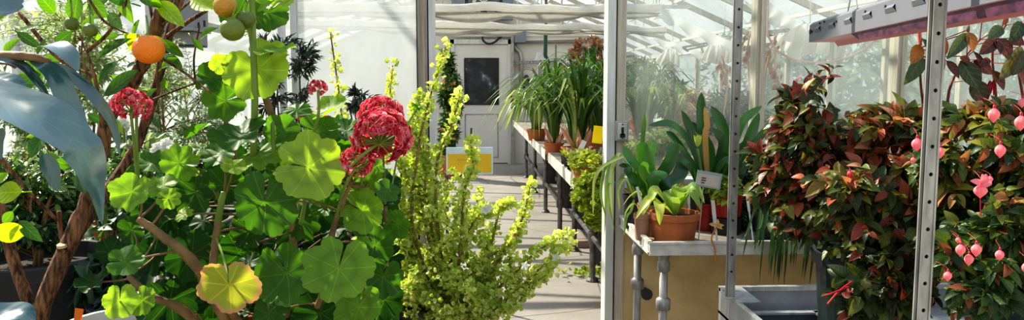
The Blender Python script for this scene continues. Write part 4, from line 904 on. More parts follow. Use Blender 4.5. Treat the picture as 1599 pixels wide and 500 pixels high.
for i,((ax_,ay),(bx,by),w_,rv) in enumerate(cl):
    Y=1.2 if i<43 else R.uniform(1.22,1.45); a=at(ax_,ay,Y+.01); b=at(bx,by,Y-.01+R.normal()*.012); d=b-a; n_=nrm(V3(R.normal()*.2,-1,.45+R.normal()*.2))
    lv.inst(t_ovate(.95,R.uniform(.05,.3),R.uniform(-.1,.3),9,.5,.8), a, d, n_, np.linalg.norm(d), S(w_,Y), rv)
    lv.tube([a-nrm(d)*.012+V3(0,.004,0),a],.0012,4,a=(0,0,rv,0))
lv.build('foliage', LM['citrus'], cit, smooth=True)
for (px,py,r_,k,Y) in ((232,77,23.5,0,1.17),(352,10,18,2,1.17),(363,46,18.5,1,1.15),(383,31,14.5,1,1.17),(112,37,10.5,1,1.2),(141,47,11,1,1.2)):
    c=at(px,py,Y); rr=S(r_,Y); m_=MB(); th=np.linspace(0,PI,16); m_.lathe([(max(1e-4,rr*math.sin(x)), rr*.94*math.cos(x)-.06*rr*math.exp(-(x*4)**2)) for x in th], c, 24); m_.build('fruit', FM[k], cit, smooth=True)
    m_=MB(); a=c+V3(0,0,rr*.86); e_=SPc=None
    m_.lathe([(.0001,.003),(rr*.16,.002),(rr*.2,-.001),(.0001,-.001)],a,6); m_.tube(bez(a,a+V3(.002,0,.012),a+V3(-.004 if px<300 else .012,.006,.03),6),.0015,5); m_.build('calyx', M['stem_green'], cit)

# ---------------------------------------------------------------- big blue-green leaved plant, closest
BP=V3(-.86,.86,.755)
bigp=thing('rubber_leaf_plant','plant with very large glossy blue-green drooping leaves at the left edge','potted plant',BP)
add_pot(bigp,BP,.11,.18,M['terracotta_dust'])
m_=MB(); st=smooth_path([BP+V3(0,0,.15),V3(-.72,.84,1.1),at(-140,120,.80),at(-40,92,.78),at(40,88,.76),at(78,98,.76)],30); m_.tube(st,np.linspace(.008,.0035,30),8)
m_.tube(smooth_path([at(-60,100,.78),at(5,98,.77),at(25,105,.77)],8),.002,6); m_.build('stem', M['stem_brown'], bigp, smooth=True)
m_=MB()
for pts,w_,up,rv in (([(-60,120,.70),(10,160,.68),(80,195,.67),(135,250,.68),(160,352,.70)],84,(-.25,-.35,1),.9),
 ([(62,74,.76),(85,72,.74),(108,88,.73),(122,112,.73)],34,(.2,-.5,1),.8),
 ([(46,92,.76),(84,115,.75),(108,165,.75),(128,215,.75),(138,262,.76)],33,(.6,-.8,.4),.6),
 ([(78,96,.76),(112,118,.77),(150,155,.77),(176,195,.78),(188,246,.78)],20,(.5,-.8,.5),.15),
 ([(-40,-30,.70),(0,5,.70),(22,18,.70),(37,12,.70)],58,(0,-.6,1),.6),
 ([(-20,92,.76),(30,100,.76),(60,130,.76),(86,172,.77)],15,(.3,-.7,.6),.1),
 ([(-50,110,.74),(-10,125,.73),(20,130,.73),(40,148,.73)],40,(0,-.5,1),.5),
 ([(-40,480,.72),(0,492,.72),(35,490,.72),(56,500,.72)],50,(0,-.4,1),.5),
 ([(68,240,.80),(80,265,.80),(90,300,.80)],26,(.3,-1,.2),.3),
 ([(5,200,.8),(-5,220,.8),(2,250,.8)],20,(.3,-1,.2),.2)):
    Y=pts[0][2]; ribbon(m_,[at(*q_) for q_ in pts],S(w_,Y),up=up,fold=.22,rnd=rv,prof='lance',nseg=30)
m_.build('foliage', LM['big'], bigp, smooth=True)

# ---------------------------------------------------------------- golden scented shrub
HP=V3(at(680,400,1.72)[0],1.76,.755)
gold=thing('golden_shrub','bushy golden-green shrub of tiny crinkled leaves spilling over the aisle','shrub',HP)
add_pot(gold,HP,.10,.15,M['black_plastic'])
P=Plant(); root=HP+V3(0,0,.17)
br=[[(690,480,1.74),(645,360,1.7),(652,240,1.68),(672,150,1.66),(698,68,1.65)],[(680,480,1.76),(640,400,1.75),(598,270,1.74),(606,180,1.74),(613,102,1.74)],[(660,480,1.78),(590,380,1.8),(545,260,1.8),(530,150,1.8),(516,52,1.8)],
[(700,480,1.72),(684,360,1.7),(682,260,1.68),(704,200,1.66),(718,150,1.66)],[(705,480,1.7),(720,380,1.66),(725,300,1.64),(738,262,1.63),(735,222,1.62)],[(720,490,1.7),(770,420,1.64),(812,350,1.6),(829,288,1.6)],
[(720,500,1.68),(790,440,1.62),(840,392,1.58),(892,366,1.57)],[(720,510,1.68),(790,470,1.6),(845,418,1.56),(890,385,1.56)],[(700,500,1.72),(760,400,1.68),(780,330,1.66),(800,318,1.66)],[(715,520,1.68),(775,490,1.62),(820,455,1.58),(870,415,1.56)],
[(715,520,1.66),(760,500,1.6),(800,480,1.58),(835,440,1.57)],[(690,490,1.74),(680,400,1.72),(665,300,1.7),(660,210,1.7)],[(700,490,1.72),(640,420,1.7),(625,330,1.7),(628,250,1.7)],[(700,490,1.72),(700,420,1.7),(745,340,1.68),(765,330,1.68)],[(560,470,1.84),(545,420,1.84),(548,330,1.82),(540,200,1.82)],
[(700,490,1.72),(660,330,1.72),(645,200,1.74),(655,150,1.74)],[(700,500,1.7),(740,420,1.66),(800,380,1.62),(815,350,1.62)],[(640,500,1.78),(600,440,1.78),(560,390,1.78),(575,340,1.78)]]
gp=[]
for b in br:
    p_=smooth_path([root+R.normal(size=3)*.008]+[at(*q_) for q_ in b],46); P.st.tube(p_,np.linspace(.0050,.0016,46),6); gp.append(p_[16:])
    seg=p_[14:]; T=nrm(np.gradient(seg,axis=0)); N=230; idx=R.integers(0,len(seg),N); pos=seg[idx]; d=nrm(rdir(N)+T[idx]*.3+V3(0,0,.25)); pos=pos+d*R.uniform(.001,.012,(N,1))
    for k in range(4):
        sel=np.arange(N)%4==k; P.lf.inst(T_RD[k],pos[sel],d[sel],nrm(V3(0,-.6,.6)+rdir(sel.sum())*.8),R.uniform(.008,.014,sel.sum()),R.uniform(.009,.014,sel.sum()),np.clip(R.normal(.66,.2,sel.sum())+.12*(idx[sel]/len(seg)),0,1))
bl=[(690,470,1.60,80,45,.05),(610,480,1.64,60,40,.04),(690,380,1.74,95,110,.13),(640,320,1.78,70,90,.10),(725,460,1.68,75,50,.10),(620,440,1.80,90,60,.1),(650,240,1.72,40,60,.06),(790,430,1.62,50,30,.05)]
tips=blob_pts(bl,270,.1); G=np.vstack(gp+[np.vstack([smooth_path([root,root+V3(0,0,.1)],5)])])
for t_i in tips:
    dd=np.linalg.norm(G-t_i,axis=1)+np.where(G[:,2]>t_i[2],.1,0)+R.random(len(G))*.04; a=G[np.argmin(dd)]; p_=bez(a,(a+t_i)/2+R.normal(size=3)*.01,t_i+V3(0,0,.02),9); P.st.tube(p_,np.linspace(.0016,.0007,9),4,cap=False)
    N=40; idx=R.integers(2,9,N); d=nrm(rdir(N)+V3(0,-.1,.2)); pos=p_[idx]+d*R.uniform(.001,.011,(N,1))
    for k in range(4):
        sel=np.arange(N)%4==k; P.lf.inst(T_RD[k],pos[sel],d[sel],nrm(V3(0,-.6,.6)+rdir(sel.sum())*.8),R.uniform(.007,.0125,sel.sum()),R.uniform(.008,.0125,sel.sum()),np.clip(R.normal(.68,.24,sel.sum()),0,1))
finish(P,gold,LM['gold'],M['stem_red'] if False else M['stem_brown'])
for px,py,Y in ((757,328,1.6),(763,324,1.6),(820,415,1.56),(868,402,1.55)):
    m_=MB(); n=5; an=np.arange(n)*2*PI/n; c=at(px,py,Y); m_.inst(PET,np.tile(c,(n,1)),np.stack([np.cos(an),np.full(n,-.2),np.sin(an)],1),V3(0,-1,.2),.011,.008,.8); m_.build('flower', LM['white_petal'], gold)

# ---------------------------------------------------------------- shrubs at the back left, on the rear bench
def potted(name,label,cat,base,pot,blobs,ntips,tm,L,lm,sm,group=None,**k):
    base=np.array(base,float); t_=thing(name,label,cat,base,group)
    z=base[2]
    if pot: add_pot(t_,base,pot[0],pot[1],pot[2],seg=20); z=base[2]+pot[1]*.8
    P=Plant(); shrub(P,(base[0],base[1],z),blobs,ntips,tm,L,**k); finish(P,t_,lm,sm); return t_
bx=lambda px,Y: at(px,200,Y)[0]
BZ=.755
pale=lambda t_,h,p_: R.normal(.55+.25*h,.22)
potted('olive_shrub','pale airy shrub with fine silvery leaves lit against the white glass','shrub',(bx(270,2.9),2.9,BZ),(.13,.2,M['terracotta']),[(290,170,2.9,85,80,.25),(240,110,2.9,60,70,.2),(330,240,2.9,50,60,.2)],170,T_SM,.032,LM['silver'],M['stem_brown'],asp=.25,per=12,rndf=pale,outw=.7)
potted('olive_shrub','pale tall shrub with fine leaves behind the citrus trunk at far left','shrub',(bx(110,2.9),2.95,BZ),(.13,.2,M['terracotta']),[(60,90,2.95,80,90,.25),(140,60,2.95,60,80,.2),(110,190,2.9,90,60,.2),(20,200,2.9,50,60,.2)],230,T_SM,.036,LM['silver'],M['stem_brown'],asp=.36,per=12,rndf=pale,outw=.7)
potted('dark_shrub','upright shrub with narrow near-black leaves in front of the white glass','shrub',(bx(455,3.2),3.2,BZ),(.12,.2,M['black_plastic']),[(455,120,3.2,48,65,.15),(480,90,3.2,34,30,.1),(415,100,3.2,30,40,.1),(440,200,3.2,60,60,.15)],60,T_SM,.05,LM['darkleaf'],M['stem_dark'],asp=.22,per=12,outw=.6)
potted('dark_shrub','low shrub with narrow dark leaves left of the tallest golden stem','shrub',(bx(575,3.25),3.25,BZ),(.11,.18,M['black_plastic']),[(575,160,3.2,30,26,.1),(556,150,3.2,20,20,.1),(600,175,3.2,22,16,.1)],22,T_SM,.042,LM['darkleaf'],M['stem_dark'],asp=.22,per=9,outw=.6,ntrunk=3)
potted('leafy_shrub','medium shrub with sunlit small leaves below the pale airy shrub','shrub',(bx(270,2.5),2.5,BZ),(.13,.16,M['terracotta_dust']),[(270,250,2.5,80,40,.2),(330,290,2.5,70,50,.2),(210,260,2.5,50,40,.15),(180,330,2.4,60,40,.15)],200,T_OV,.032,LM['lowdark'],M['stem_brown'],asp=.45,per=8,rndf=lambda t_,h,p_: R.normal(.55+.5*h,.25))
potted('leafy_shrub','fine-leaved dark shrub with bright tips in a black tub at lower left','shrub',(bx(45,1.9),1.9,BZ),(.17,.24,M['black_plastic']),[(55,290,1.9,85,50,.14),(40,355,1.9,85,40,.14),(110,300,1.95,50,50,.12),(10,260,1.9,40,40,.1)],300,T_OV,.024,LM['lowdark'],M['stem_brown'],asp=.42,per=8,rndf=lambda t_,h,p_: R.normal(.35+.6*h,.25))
potted('leafy_shrub','low fill plant with shade put into its leaf colour, below the geranium leaves','shrub',(bx(230,1.78),1.78,BZ),(.14,.16,M['black_plastic']),[(250,470,1.75,90,50,.12),(180,440,1.8,40,60,.1),(330,480,1.75,60,40,.1)],110,T_OV2,.055,LM['lowdark'],M['stem_dark'],asp=.5,per=6,rndf=lambda t_,h,p_: R.normal(.25,.2))  # dark leaf tones stand for the shade under the geranium
potted('leafy_shrub','leafy fill plant darkened for shade, low down between geranium and golden shrub','shrub',(bx(560,1.9),1.86,BZ),(.14,.16,M['black_plastic']),[(560,440,1.85,110,60,.12),(480,400,1.85,80,60,.1),(640,470,1.85,80,40,.08)],150,T_OV2,.045,LM['lowdark'],M['stem_dark'],asp=.5,per=6,rndf=lambda t_,h,p_: R.normal(.32,.22))  # shade between the plants put into the leaf tones
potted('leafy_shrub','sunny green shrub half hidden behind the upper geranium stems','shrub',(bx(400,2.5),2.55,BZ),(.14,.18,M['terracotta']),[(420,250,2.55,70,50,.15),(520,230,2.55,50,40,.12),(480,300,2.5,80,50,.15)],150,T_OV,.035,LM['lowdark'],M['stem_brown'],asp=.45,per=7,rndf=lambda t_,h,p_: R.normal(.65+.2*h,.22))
# orange-flowered geranium behind
OG=V3(bx(490,2.2),2.3,BZ)-V3(0,.5,0)*0
og=thing('orange_geranium','geranium with flat scarlet-orange flowers seen between the front leaves','geranium',OG); add_pot(og,OG,.1,.18,M['terracotta'],seg=20)
m_=MB(); lf=MB()
for px,py in ((486,185),(510,189),(470,183),(452,200)):
    b=at(px,py,2.2); m_.tube(bez(OG+V3(0,0,.15),OG+V3(0,0,.4),b,10),.003,6)
for i in range(26):
    c=at(R.uniform(440,540),R.uniform(200,330),2.2+R.random()*.15); s_=R.uniform(.035,.055); lf.inst(T_GE[int(R.integers(5))],c,rdir()[0],V3(0,-.8,.7),s_,s_,R.uniform(.4,.95)); m_.tube(bez(OG+V3(0,0,.15),OG+V3(0,0,.3),c,6),.002,5)
m_.build('stem', M['stem_green'], og); lf.build('foliage', LM['ger'], og, smooth=True)
for px,py,r_ in ((486,184,13),(507,188,10),(470,183,7)): flower_head(og,px,py,r_,2.2,12,mat_=LM['orange_petal'],squash=.6,pr=.5)
# white- and red-flowered low plants at the back
def blossoms(name,label,px,py,Y,n,r_,m,spread,cat='flowering plant'):
    base=V3(bx(px,Y),Y,BZ); t_=thing(name,label,cat,base); add_pot(t_,base,.09,.14,M['terracotta'],seg=18); st=MB(); lf=MB()
    for i in range(n):
        fl=MB(); c=at(px+R.normal()*spread,py+R.normal()*spread*.4,Y+R.normal()*.04); st.tube(bez(base+V3(0,0,.12),(base+c)/2+V3(0,0,.06),c,7),.0018,4)
        k=5; an=np.arange(k)*2*PI/k; d=nrm(np.stack([np.cos(an),np.full(k,-.4),np.sin(an)],1)); fl.inst(PET,np.tile(c,(k,1)),d,V3(0,-1,.4),r_,r_*1.0,R.random(k)); fl.build('flower',m,t_)
    for i in range(60):
        c=base+V3(R.normal()*.07,R.normal()*.07,.14+R.random()*max(.1,(at(px,py,Y)[2]-base[2]-.15))); lf.inst(T_OV,c,nrm(rdir()[0]+V3(0,0,-.1)),V3(0,-.5,1),.05,.028,R.uniform(.3,1))
    st.build('stem',M['stem_green'],t_); lf.build('foliage',LM['lowdark'],t_,smooth=True)
blossoms('white_flowering_plant','white-flowered plant behind the smaller left pink flower head',190,196,2.45,11,.022,LM['white_petal'],9)
blossoms('white_flowering_plant','white-flowered plant showing between geranium leaves below the pale shrub',266,238,2.3,18,.021,LM['white_petal'],16)
blossoms('red_flowering_plant','small orange-red flowered plant low at the left edge',42,248,2.2,4,.016,LM['orange_petal'],4)
blossoms('red_flowering_plant','orange-red flower spot just right of the citrus trunk',158,250,2.25,4,.016,LM['orange_petal'],4)
# orange tag + pale pot at the bottom left
m_=MB(); a=at(122,482,1.22); b=V3(a[0],1.24,.90); t_=thing('plant_label','orange plastic plant label stuck in beside the citrus trunk','plant label',b)
m_.add([at(115,502,1.22),at(127,502,1.22),at(131,483,1.22),at(117,481,1.22)],[[(0,1,2,3)]]); m_.add([at(118,502,1.22),at(124,502,1.22),b+V3(.004,0,0),b+V3(-.004,0,0)],[[(0,1,2,3)]]); o=m_.build('tag', M['orange_tag'], t_)
sp_=V3(at(118,520,1.3)[0]+.02,1.42,.755); t_=thing('pale_pot','pale plastic pot whose rim shows behind the orange label','pot',sp_); add_pot(t_,sp_,.10,.215,M['label_white'])

# ---------------------------------------------------------------- far bay, right: orchids and friends
def strap_plant(label,px,pyb,Y,zb,n,Lr,wd,pot,lm=None,name='orchid_plant',cat='orchid',spread=1.0,rn=(.1,.8),bulbs=0,group=None,droop=.38,up=1.05):
    base=V3(at(px,200,Y)[0],Y,zb); t_=thing(name,label,cat,base,group); h=pot[1]; add_pot(t_,base,pot[0],h,pot[2],seg=24); m_=MB(); c=base+V3(0,0,h*.85)
    for i in range(n):
        a=R.uniform(0,2*PI); L_=R.uniform(*Lr); o_=V3(math.cos(a),math.sin(a),0); s_=R.uniform(.15,1)*spread
        p0=c+o_*pot[0]*.4*R.random(); p1=p0+V3(0,0,L_*up*.45)+o_*L_*.12*s_; p2=p0+V3(0,0,L_*up*(.85-.15*s_))+o_*L_*.42*s_; p3=p0+V3(0,0,L_*up*(.85-droop*s_))+o_*L_*.78*s_
        ribbon(m_,[p0,p1,p2,p3],wd*R.uniform(.8,1.2),up=(0,0,1),fold=.3,rnd=R.uniform(*rn),nseg=9)
    m_.build('foliage', lm or LM['orchid'], t_, smooth=True)
    if bulbs:
        m_=MB()
        for i in range(bulbs):
            a=R.uniform(0,2*PI); o_=V3(math.cos(a),math.sin(a)-.5,0); L_=R.uniform(.12,.22); m_.inst(T_OV,c+o_*.03,nrm(o_*.6+V3(0,0,1)),V3(0,-1,.1),L_,.035,R.random())
        m_.build('papery_sheath', mat('papery_sheath',(.78,.52,.36),.8,c2=(.62,.34,.2),trans=.3), t_)
    return t_
PB=.80
strap_plant('arching narrow pale-striped strap-leaved plant at the far bench edge by the door',838,0,8.2,PB,90,(.5,.8),.024,(.11,.12,M['terracotta']),rn=(.45,1),spread=1.2,droop=.85,up=.8,name='strap_leaved_plant',cat='potted plant')
strap_plant('dense upright orchid in terracotta pot, left one behind the yellow card',865,0,6.6,PB,110,(.5,.85),.024,(.09,.10,M['terracotta']),bulbs=8,spread=1.1,rn=(0,.9))
strap_plant('large dense orchid in wide terracotta pot just left of the yellow card',902,0,6.0,PB,130,(.45,.80),.022,(.13,.11,M['terracotta']),bulbs=14,spread=1.1,rn=(0,.9))
strap_plant('tall dark orchid at the back of the bench below the dried seedheads',925,0,7.4,PB,130,(.6,1.0),.030,(.14,.15,M['terracotta']),rn=(0,.75),spread=1.0)
strap_plant('leafy orchid directly behind the doorway post by the switch box',945,0,6.4,PB,110,(.55,.85),.026,(.13,.12,M['terracotta']),rn=(0,.6))
strap_plant('green orchid in terracotta pot seen through the glass right of the switch box',1005,0,5.6,PB,60,(.4,.6),.022,(.14,.18,M['terracotta']),rn=(.2,.9))
strap_plant('yellowish strap-leaved orchid seen through glass above the nearest clivia',1048,0,6.0,PB,60,(.35,.55),.022,(.13,.18,M['terracotta']),rn=(.4,1))
strap_plant('tall orchid on the side bench seen through glass near the small cloth bunch',1010,0,8.2,.72,70,(.6,.9),.026,(.16,.22,M['terracotta']),rn=(.1,.8))
potted('bronze_shrub','reddish-brown shrub through the glass above the back clivia','shrub',(at(1100,200,6.8)[0],6.8,.72),(.15,.2,M['terracotta']),[(1095,175,6.8,40,40,.3),(1070,190,6.6,30,30,.2)],90,T_SM,.08,LM['brownleaf'],M['stem_brown'],asp=.4,per=7)
potted('leafy_shrub','pale green low plant seen through the glass behind the near clivia','shrub',(at(1030,200,4.6)[0],4.6,PB),(.12,.12,M['terracotta']),[(1030,225,4.6,50,20,.15),(1080,235,4.6,30,16,.12)],70,T_OV,.05,LM['herb'],M['stem_green'],asp=.6,per=6,rndf=lambda t_,h,p_: R.uniform(.1,.8))
# far planting against the side windows
for i,(px,py,Y,rx,rz_,lab) in enumerate(((1000,130,10.5,30,40,'tall dark shrub at the far right corner behind the glass'),(1040,150,9.0,30,35,'dark green shrub behind the small cloth bunch'),(1140,180,6.0,40,40,'grey-green shrub on the side bench left of the cream post'),(1235,200,5.0,40,40,'low green shrub on the side bench right of the cream post'))):
    potted('side_shrub',lab,'shrub',(min(2.6,at(px,200,Y)[0]),Y,.72),(.15,.2,M['terracotta']),[(px,py,Y,rx,rz_,.25)],80,T_SM,.09,LM['outside'],M['stem_dark'],asp=.35,per=7,rndf=lambda t_,h,p_: R.uniform(0,.7))
# dried seedhead shrub and copper vine
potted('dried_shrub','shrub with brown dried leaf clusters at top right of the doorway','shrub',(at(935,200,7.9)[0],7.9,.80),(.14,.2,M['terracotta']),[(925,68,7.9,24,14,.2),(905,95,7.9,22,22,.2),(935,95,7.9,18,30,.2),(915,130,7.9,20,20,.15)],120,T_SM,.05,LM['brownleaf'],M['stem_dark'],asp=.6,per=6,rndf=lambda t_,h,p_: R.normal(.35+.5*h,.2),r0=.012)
t_=thing('copper_vine','bare climbing vine with hanging copper-coloured leaves behind the glass','vine',(at(1195,100,4.6)[0],4.6,.72)); P=Plant(); add_pot(t_,V3(at(1195,100,4.6)[0],4.6,.72),.12,.18,M['terracotta'],seg=18)
for pts in ([(1195,300,4.6),(1192,160,4.6),(1200,90,4.6),(1215,50,4.6)],[(1190,300,4.6),(1172,150,4.6),(1168,80,4.6),(1172,50,4.6)],[(1200,300,4.6),(1218,160,4.6),(1208,100,4.6)],[(1130,180,4.6),(1136,130,4.6),(1130,95,4.6)]):
    p_=smooth_path([at(*q_) for q_ in pts],14); P.st.tube(p_,.006,5); k=26; ii=R.integers(7,14,k); P.lf.inst(T_OV,p_[ii]+R.normal(size=(k,3))*.02,nrm(V3(0,0,-1)+rdir(k)*.5),V3(0,-1,.2)+rdir(k)*.5,.042,.018,R.random(k)*.7)
finish(P,t_,LM['brownleaf'],mat('pink_stem',(.55,.25,.2),.6))
# vine left of the door
potted('climbing_vine','dark green trailing climber left of the white door','vine',(at(703,250,11.5)[0],11.5,0.0),(.22,.35,M['terracotta']),[(704,130,11.5,14,40,.2),(700,190,11.5,16,60,.2),(712,170,11.5,10,14,.1),(698,90,11.5,10,20,.1)],150,T_SM,.12,LM['orchid'],M['stem_dark'],asp=.25,per=8,rndf=lambda t_,h,p_: R.uniform(.0,.7),ntrunk=8,r0=.012)
m_=MB(); k=14; c=np.array([at(R.normal(702,5),R.uniform(105,230),11.3) for _ in range(k)]); m_.inst(T_SM,c,rdir(k),V3(0,-1,.3),.07,.05,R.uniform(.9,1,k)); o=m_.build('orange_blossom', LM['herb'], bpy.data.objects['climbing_vine'])
# yellow-green herb tumbling from the near end of the far bench
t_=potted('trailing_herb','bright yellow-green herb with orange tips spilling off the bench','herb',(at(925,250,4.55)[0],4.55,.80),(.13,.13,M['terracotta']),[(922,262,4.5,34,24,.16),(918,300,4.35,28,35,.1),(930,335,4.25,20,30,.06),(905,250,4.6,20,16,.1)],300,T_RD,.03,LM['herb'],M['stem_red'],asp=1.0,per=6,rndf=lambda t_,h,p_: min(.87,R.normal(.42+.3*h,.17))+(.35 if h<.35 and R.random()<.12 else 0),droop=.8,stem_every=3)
# labels and seedling pots on the far bench
def wlabel(px,py,Y,hpx,wpx,lean=0): 
    a=at(px,py,Y); h_=S(hpx,Y); w_=S(wpx,Y); return a,h_,w_

proto=thing('seedling_pot','small black seedling pot with white label on the far bench','pot',(0,0,0),'black seedling pots with white labels')
m_=MB(); m_.lathe([(0,0),(.028,0),(.036,.065),(.038,.066),(.038,.072),(.033,.072),(.031,.06),(0,.06)],(0,0,0),4); m_.build('pot', M['black_plastic'], proto)
m_=MB(); m_.bar((.01,-.01,.055),(.02,-.03,.13),.014,.002,up=(0,1,0)); m_.build('label_stake', M['label_white'], proto)
m_=MB(); k=16; m_.inst(T_SM,np.tile(V3(0,0,.07),(k,1))+R.normal(size=(k,3))*.008,nrm(rdir(k,0)+V3(0,0,.5)),V3(0,-.5,1),.05,.028,R.uniform(.3,.9,k)); m_.build('seedling', LM['herb'], proto)
first=True
for ix in range(5):
    for iy in range(4):
        x=.69+ix*.085; y=5.2+iy*.19; lab='black seedling pot with white label, in the block on the nearer far bench'
        if first: proto.location=(x,y,.80); proto['label']=lab; first=False
        else: dup(proto,(x,y,.80),lab,(0,0,float(R.uniform(-.5,.5))))
for (px,py,Y,h_,w_,tilt,lab) in ((905,240,4.75,40,9,.5,'long white plant label leaning on the bench before the herb'),(881,190,6.3,0,0,0,None)):
    if lab: 
        a=at(px-10,py+18,Y); b=at(px+8,py-20,Y+.02); m_=MB(); m_.bar(a,b,S(8,Y),.003,up=(0,1,0)); m_.bar(a,(a[0]-.01,a[1],.80),S(4,Y),.003,up=(0,1,0)); o=m_.build('plant_label',M['label_white'],loc=(a[0],a[1],.80)); tag(o,lab,'plant label')
t_=thing('sticky_card','bright yellow sticky insect card standing beside the doorway post','card',(at(934,222,4.5)[0],4.5,.90))
a=at(934,210,4.5); m_=MB(); m_.bar(at(932,224,4.5),at(935.5,197,4.5),S(16,4.5),.003,up=(0,1,0)); m_.build('card',mat('bright_card',(.95,.80,.0),.5,trans=.3),t_); m_=MB(); m_.tube([at(933,222,4.505),V3(at(933,222,4.5)[0],4.505,.86)],.003,5); m_.build('stake',M['dark_metal'],t_)
# black pots added to deepen the shade under the far bench
proto=None
for k,(x,y) in enumerate(((1.15,5.0),(1.5,5.6),(1.05,5.9),(1.1,7.4),(1.45,7.9),(1.1,8.7),(1.2,9.7),(1.15,10.8))):
    if proto is None:
        m_=MB(); m_.lathe(pot_prof(.17,.34,.12,.8),(0,0,0),20); proto=m_.build('shade_filler_pot',M['black_plastic']); proto.location=(x,y,0); tag(proto,'large black pot added to darken the shade under the far benches','pot','black pots added to darken the space under the far benches')
    else: dup(proto,(x,y,0))
# bricks and a weed by the bench foot
for i,(px,py,rot,lab) in enumerate(((910,350,.3,'weathered brick lying farthest under the far bench'),(930,372,-.2,'weathered brick lying by the bench leg near the doorway'),(905,385,.1,'weathered brick lying left of the others on the aisle edge'))):
    c=atz(px+12,py,0); 
    if c[0]<.95: c[0]=.95+.1*i
    m_=MB(); m_.box((c[0]-.1,c[1]-.05,0),(c[0]+.1,c[1]+.05,.06),rot=rot); o=m_.build('brick',M['brick'],loc=(c[0],c[1],0),bevel=.004); tag(o,lab,'brick')
c=atz(925,430,0); t_=thing('floor_weed','low green weed growing from the floor beside the doorway post','weed',(c[0],c[1],0)); m_=MB(); k=90; pos=np.tile(V3(c[0],c[1],.02),(k,1))+R.normal(size=(k,3))*V3(.10,.06,.02); pos[:,2]=np.abs(pos[:,2]-.02)+.01; m_.inst(T_RD[0],pos,nrm(rdir(k,0)+V3(0,0,.3)),V3(0,-.3,1),.035,.035,R.uniform(.2,.8,k)); m_.build('foliage',LM['herb'],t_)
m_=MB(); 
for i in range(8): m_.tube([V3(c[0],c[1],0),V3(c[0],c[1],0)+V3(R.normal()*.08,R.normal()*.05,.03)],.002,4)
m_.build('stem',M['stem_green'],t_)

# ---------------------------------------------------------------- near bench plants
def broad(m_,pts,w_,Y,rv,prof='clivia',up=(0,0,1),side=None,fold=.18): ribbon(m_,[at(*p_) for p_ in pts],S(w_,Y),up=up,fold=fold,rnd=rv,prof=prof,nseg=16,side=side)
def bpot(label,name,cat,px,Y,r_,h,m,rim=.16,fl=.78,group=None,z=None):
    b=V3(at(px,360,Y)[0],Y,NZ if z is None else z); t_=thing(name,label,cat,b,group); add_pot(t_,b,r_,h,m,rim,fl); return t_,b
# terracotta pot with fresh green leaves
t_,b=bpot('fresh green rosette in the large terracotta pot at the front bench corner','broad_leaved_plant','potted plant',1053,3.06,.100,.122,M['terracotta'],.24,.80)
m_=MB(); Y=3.0; c=(1053,340)
for tx,ty,cx_,cy_,w_,rv,dy in ((992,343,1020,310,12,.9,-.05),(1012,300,1030,305,18,.7,0),(1030,352,1030,318,15,.95,-.10),(1100,318,1080,295,20,.35,-.02),(1068,300,1060,300,22,.6,-.02),(1040,298,1045,310,18,.5,.05),(1095,330,1075,300,16,.3,-.06),(1082,304,1070,300,18,.45,.06),(1008,330,1025,300,14,.75,-.04),(1045,312,1050,315,20,.55,-.08)):
    ribbon(m_,[at(1053,338,3.06),at(cx_,cy_,3.03+dy*.5),at((cx_+tx)/2,(cy_+ty)/2-6,3.03+dy),at(tx,ty,3.02+dy)],S(w_*1.2,3),up=(0,-.5,1),fold=.3,rnd=rv,prof='lance',nseg=14)
m_.build('foliage',LM['hosta'],t_,smooth=True)
# clivia front-left in small pot
t_,b=bpot('nearest clivia with short broad dark leaves in small terracotta pot','clivia','clivia',1017,3.20,.060,.135,M['terracotta_dust'],.2)
m_=MB(); Y=3.2
for pts,w_,rv in (([(1018,322,Y),(1008,280,Y),(985,250,Y-.04),(972,228,Y-.05)],17,.45),([(1018,322,Y),(1003,270,Y+.02),(1002,235,Y+.02),(1008,222,Y)],19,.75),([(1018,322,Y),(1015,270,Y),(1014,240,Y),(1020,220,Y)],18,.85),([(1020,322,Y),(1030,280,Y),(1045,255,Y-.02),(1058,222,Y-.03)],20,.3),([(1020,322,Y),(1016,290,Y-.04),(1005,270,Y-.08),(1004,252,Y-.10)],22,.9),([(1020,322,Y),(1035,295,Y-.02),(1060,275,Y),(1072,250,Y+.02)],22,.2),([(1020,322,Y),(1018,290,Y-.08),(1025,275,Y-.1),(1042,270,Y-.12)],20,.7),([(1020,322,Y),(1000,300,Y-.03),(985,275,Y-.02),(975,262,Y)],14,.2),([(1022,322,Y),(1040,300,Y),(1062,262,Y+.03),(1066,235,Y+.05)],16,.1),([(1020,322,Y),(1028,290,Y-.04),(1042,280,Y-.06),(1055,300,Y-.08)],18,.15),([(1018,322,Y),(998,290,Y+.05),(980,262,Y+.06),(966,258,Y+.06)],12,.3)):
    broad(m_,pts,w_,Y,rv,up=(0,-.7,.7))
m_.build('foliage',LM['clivia'],t_,smooth=True)
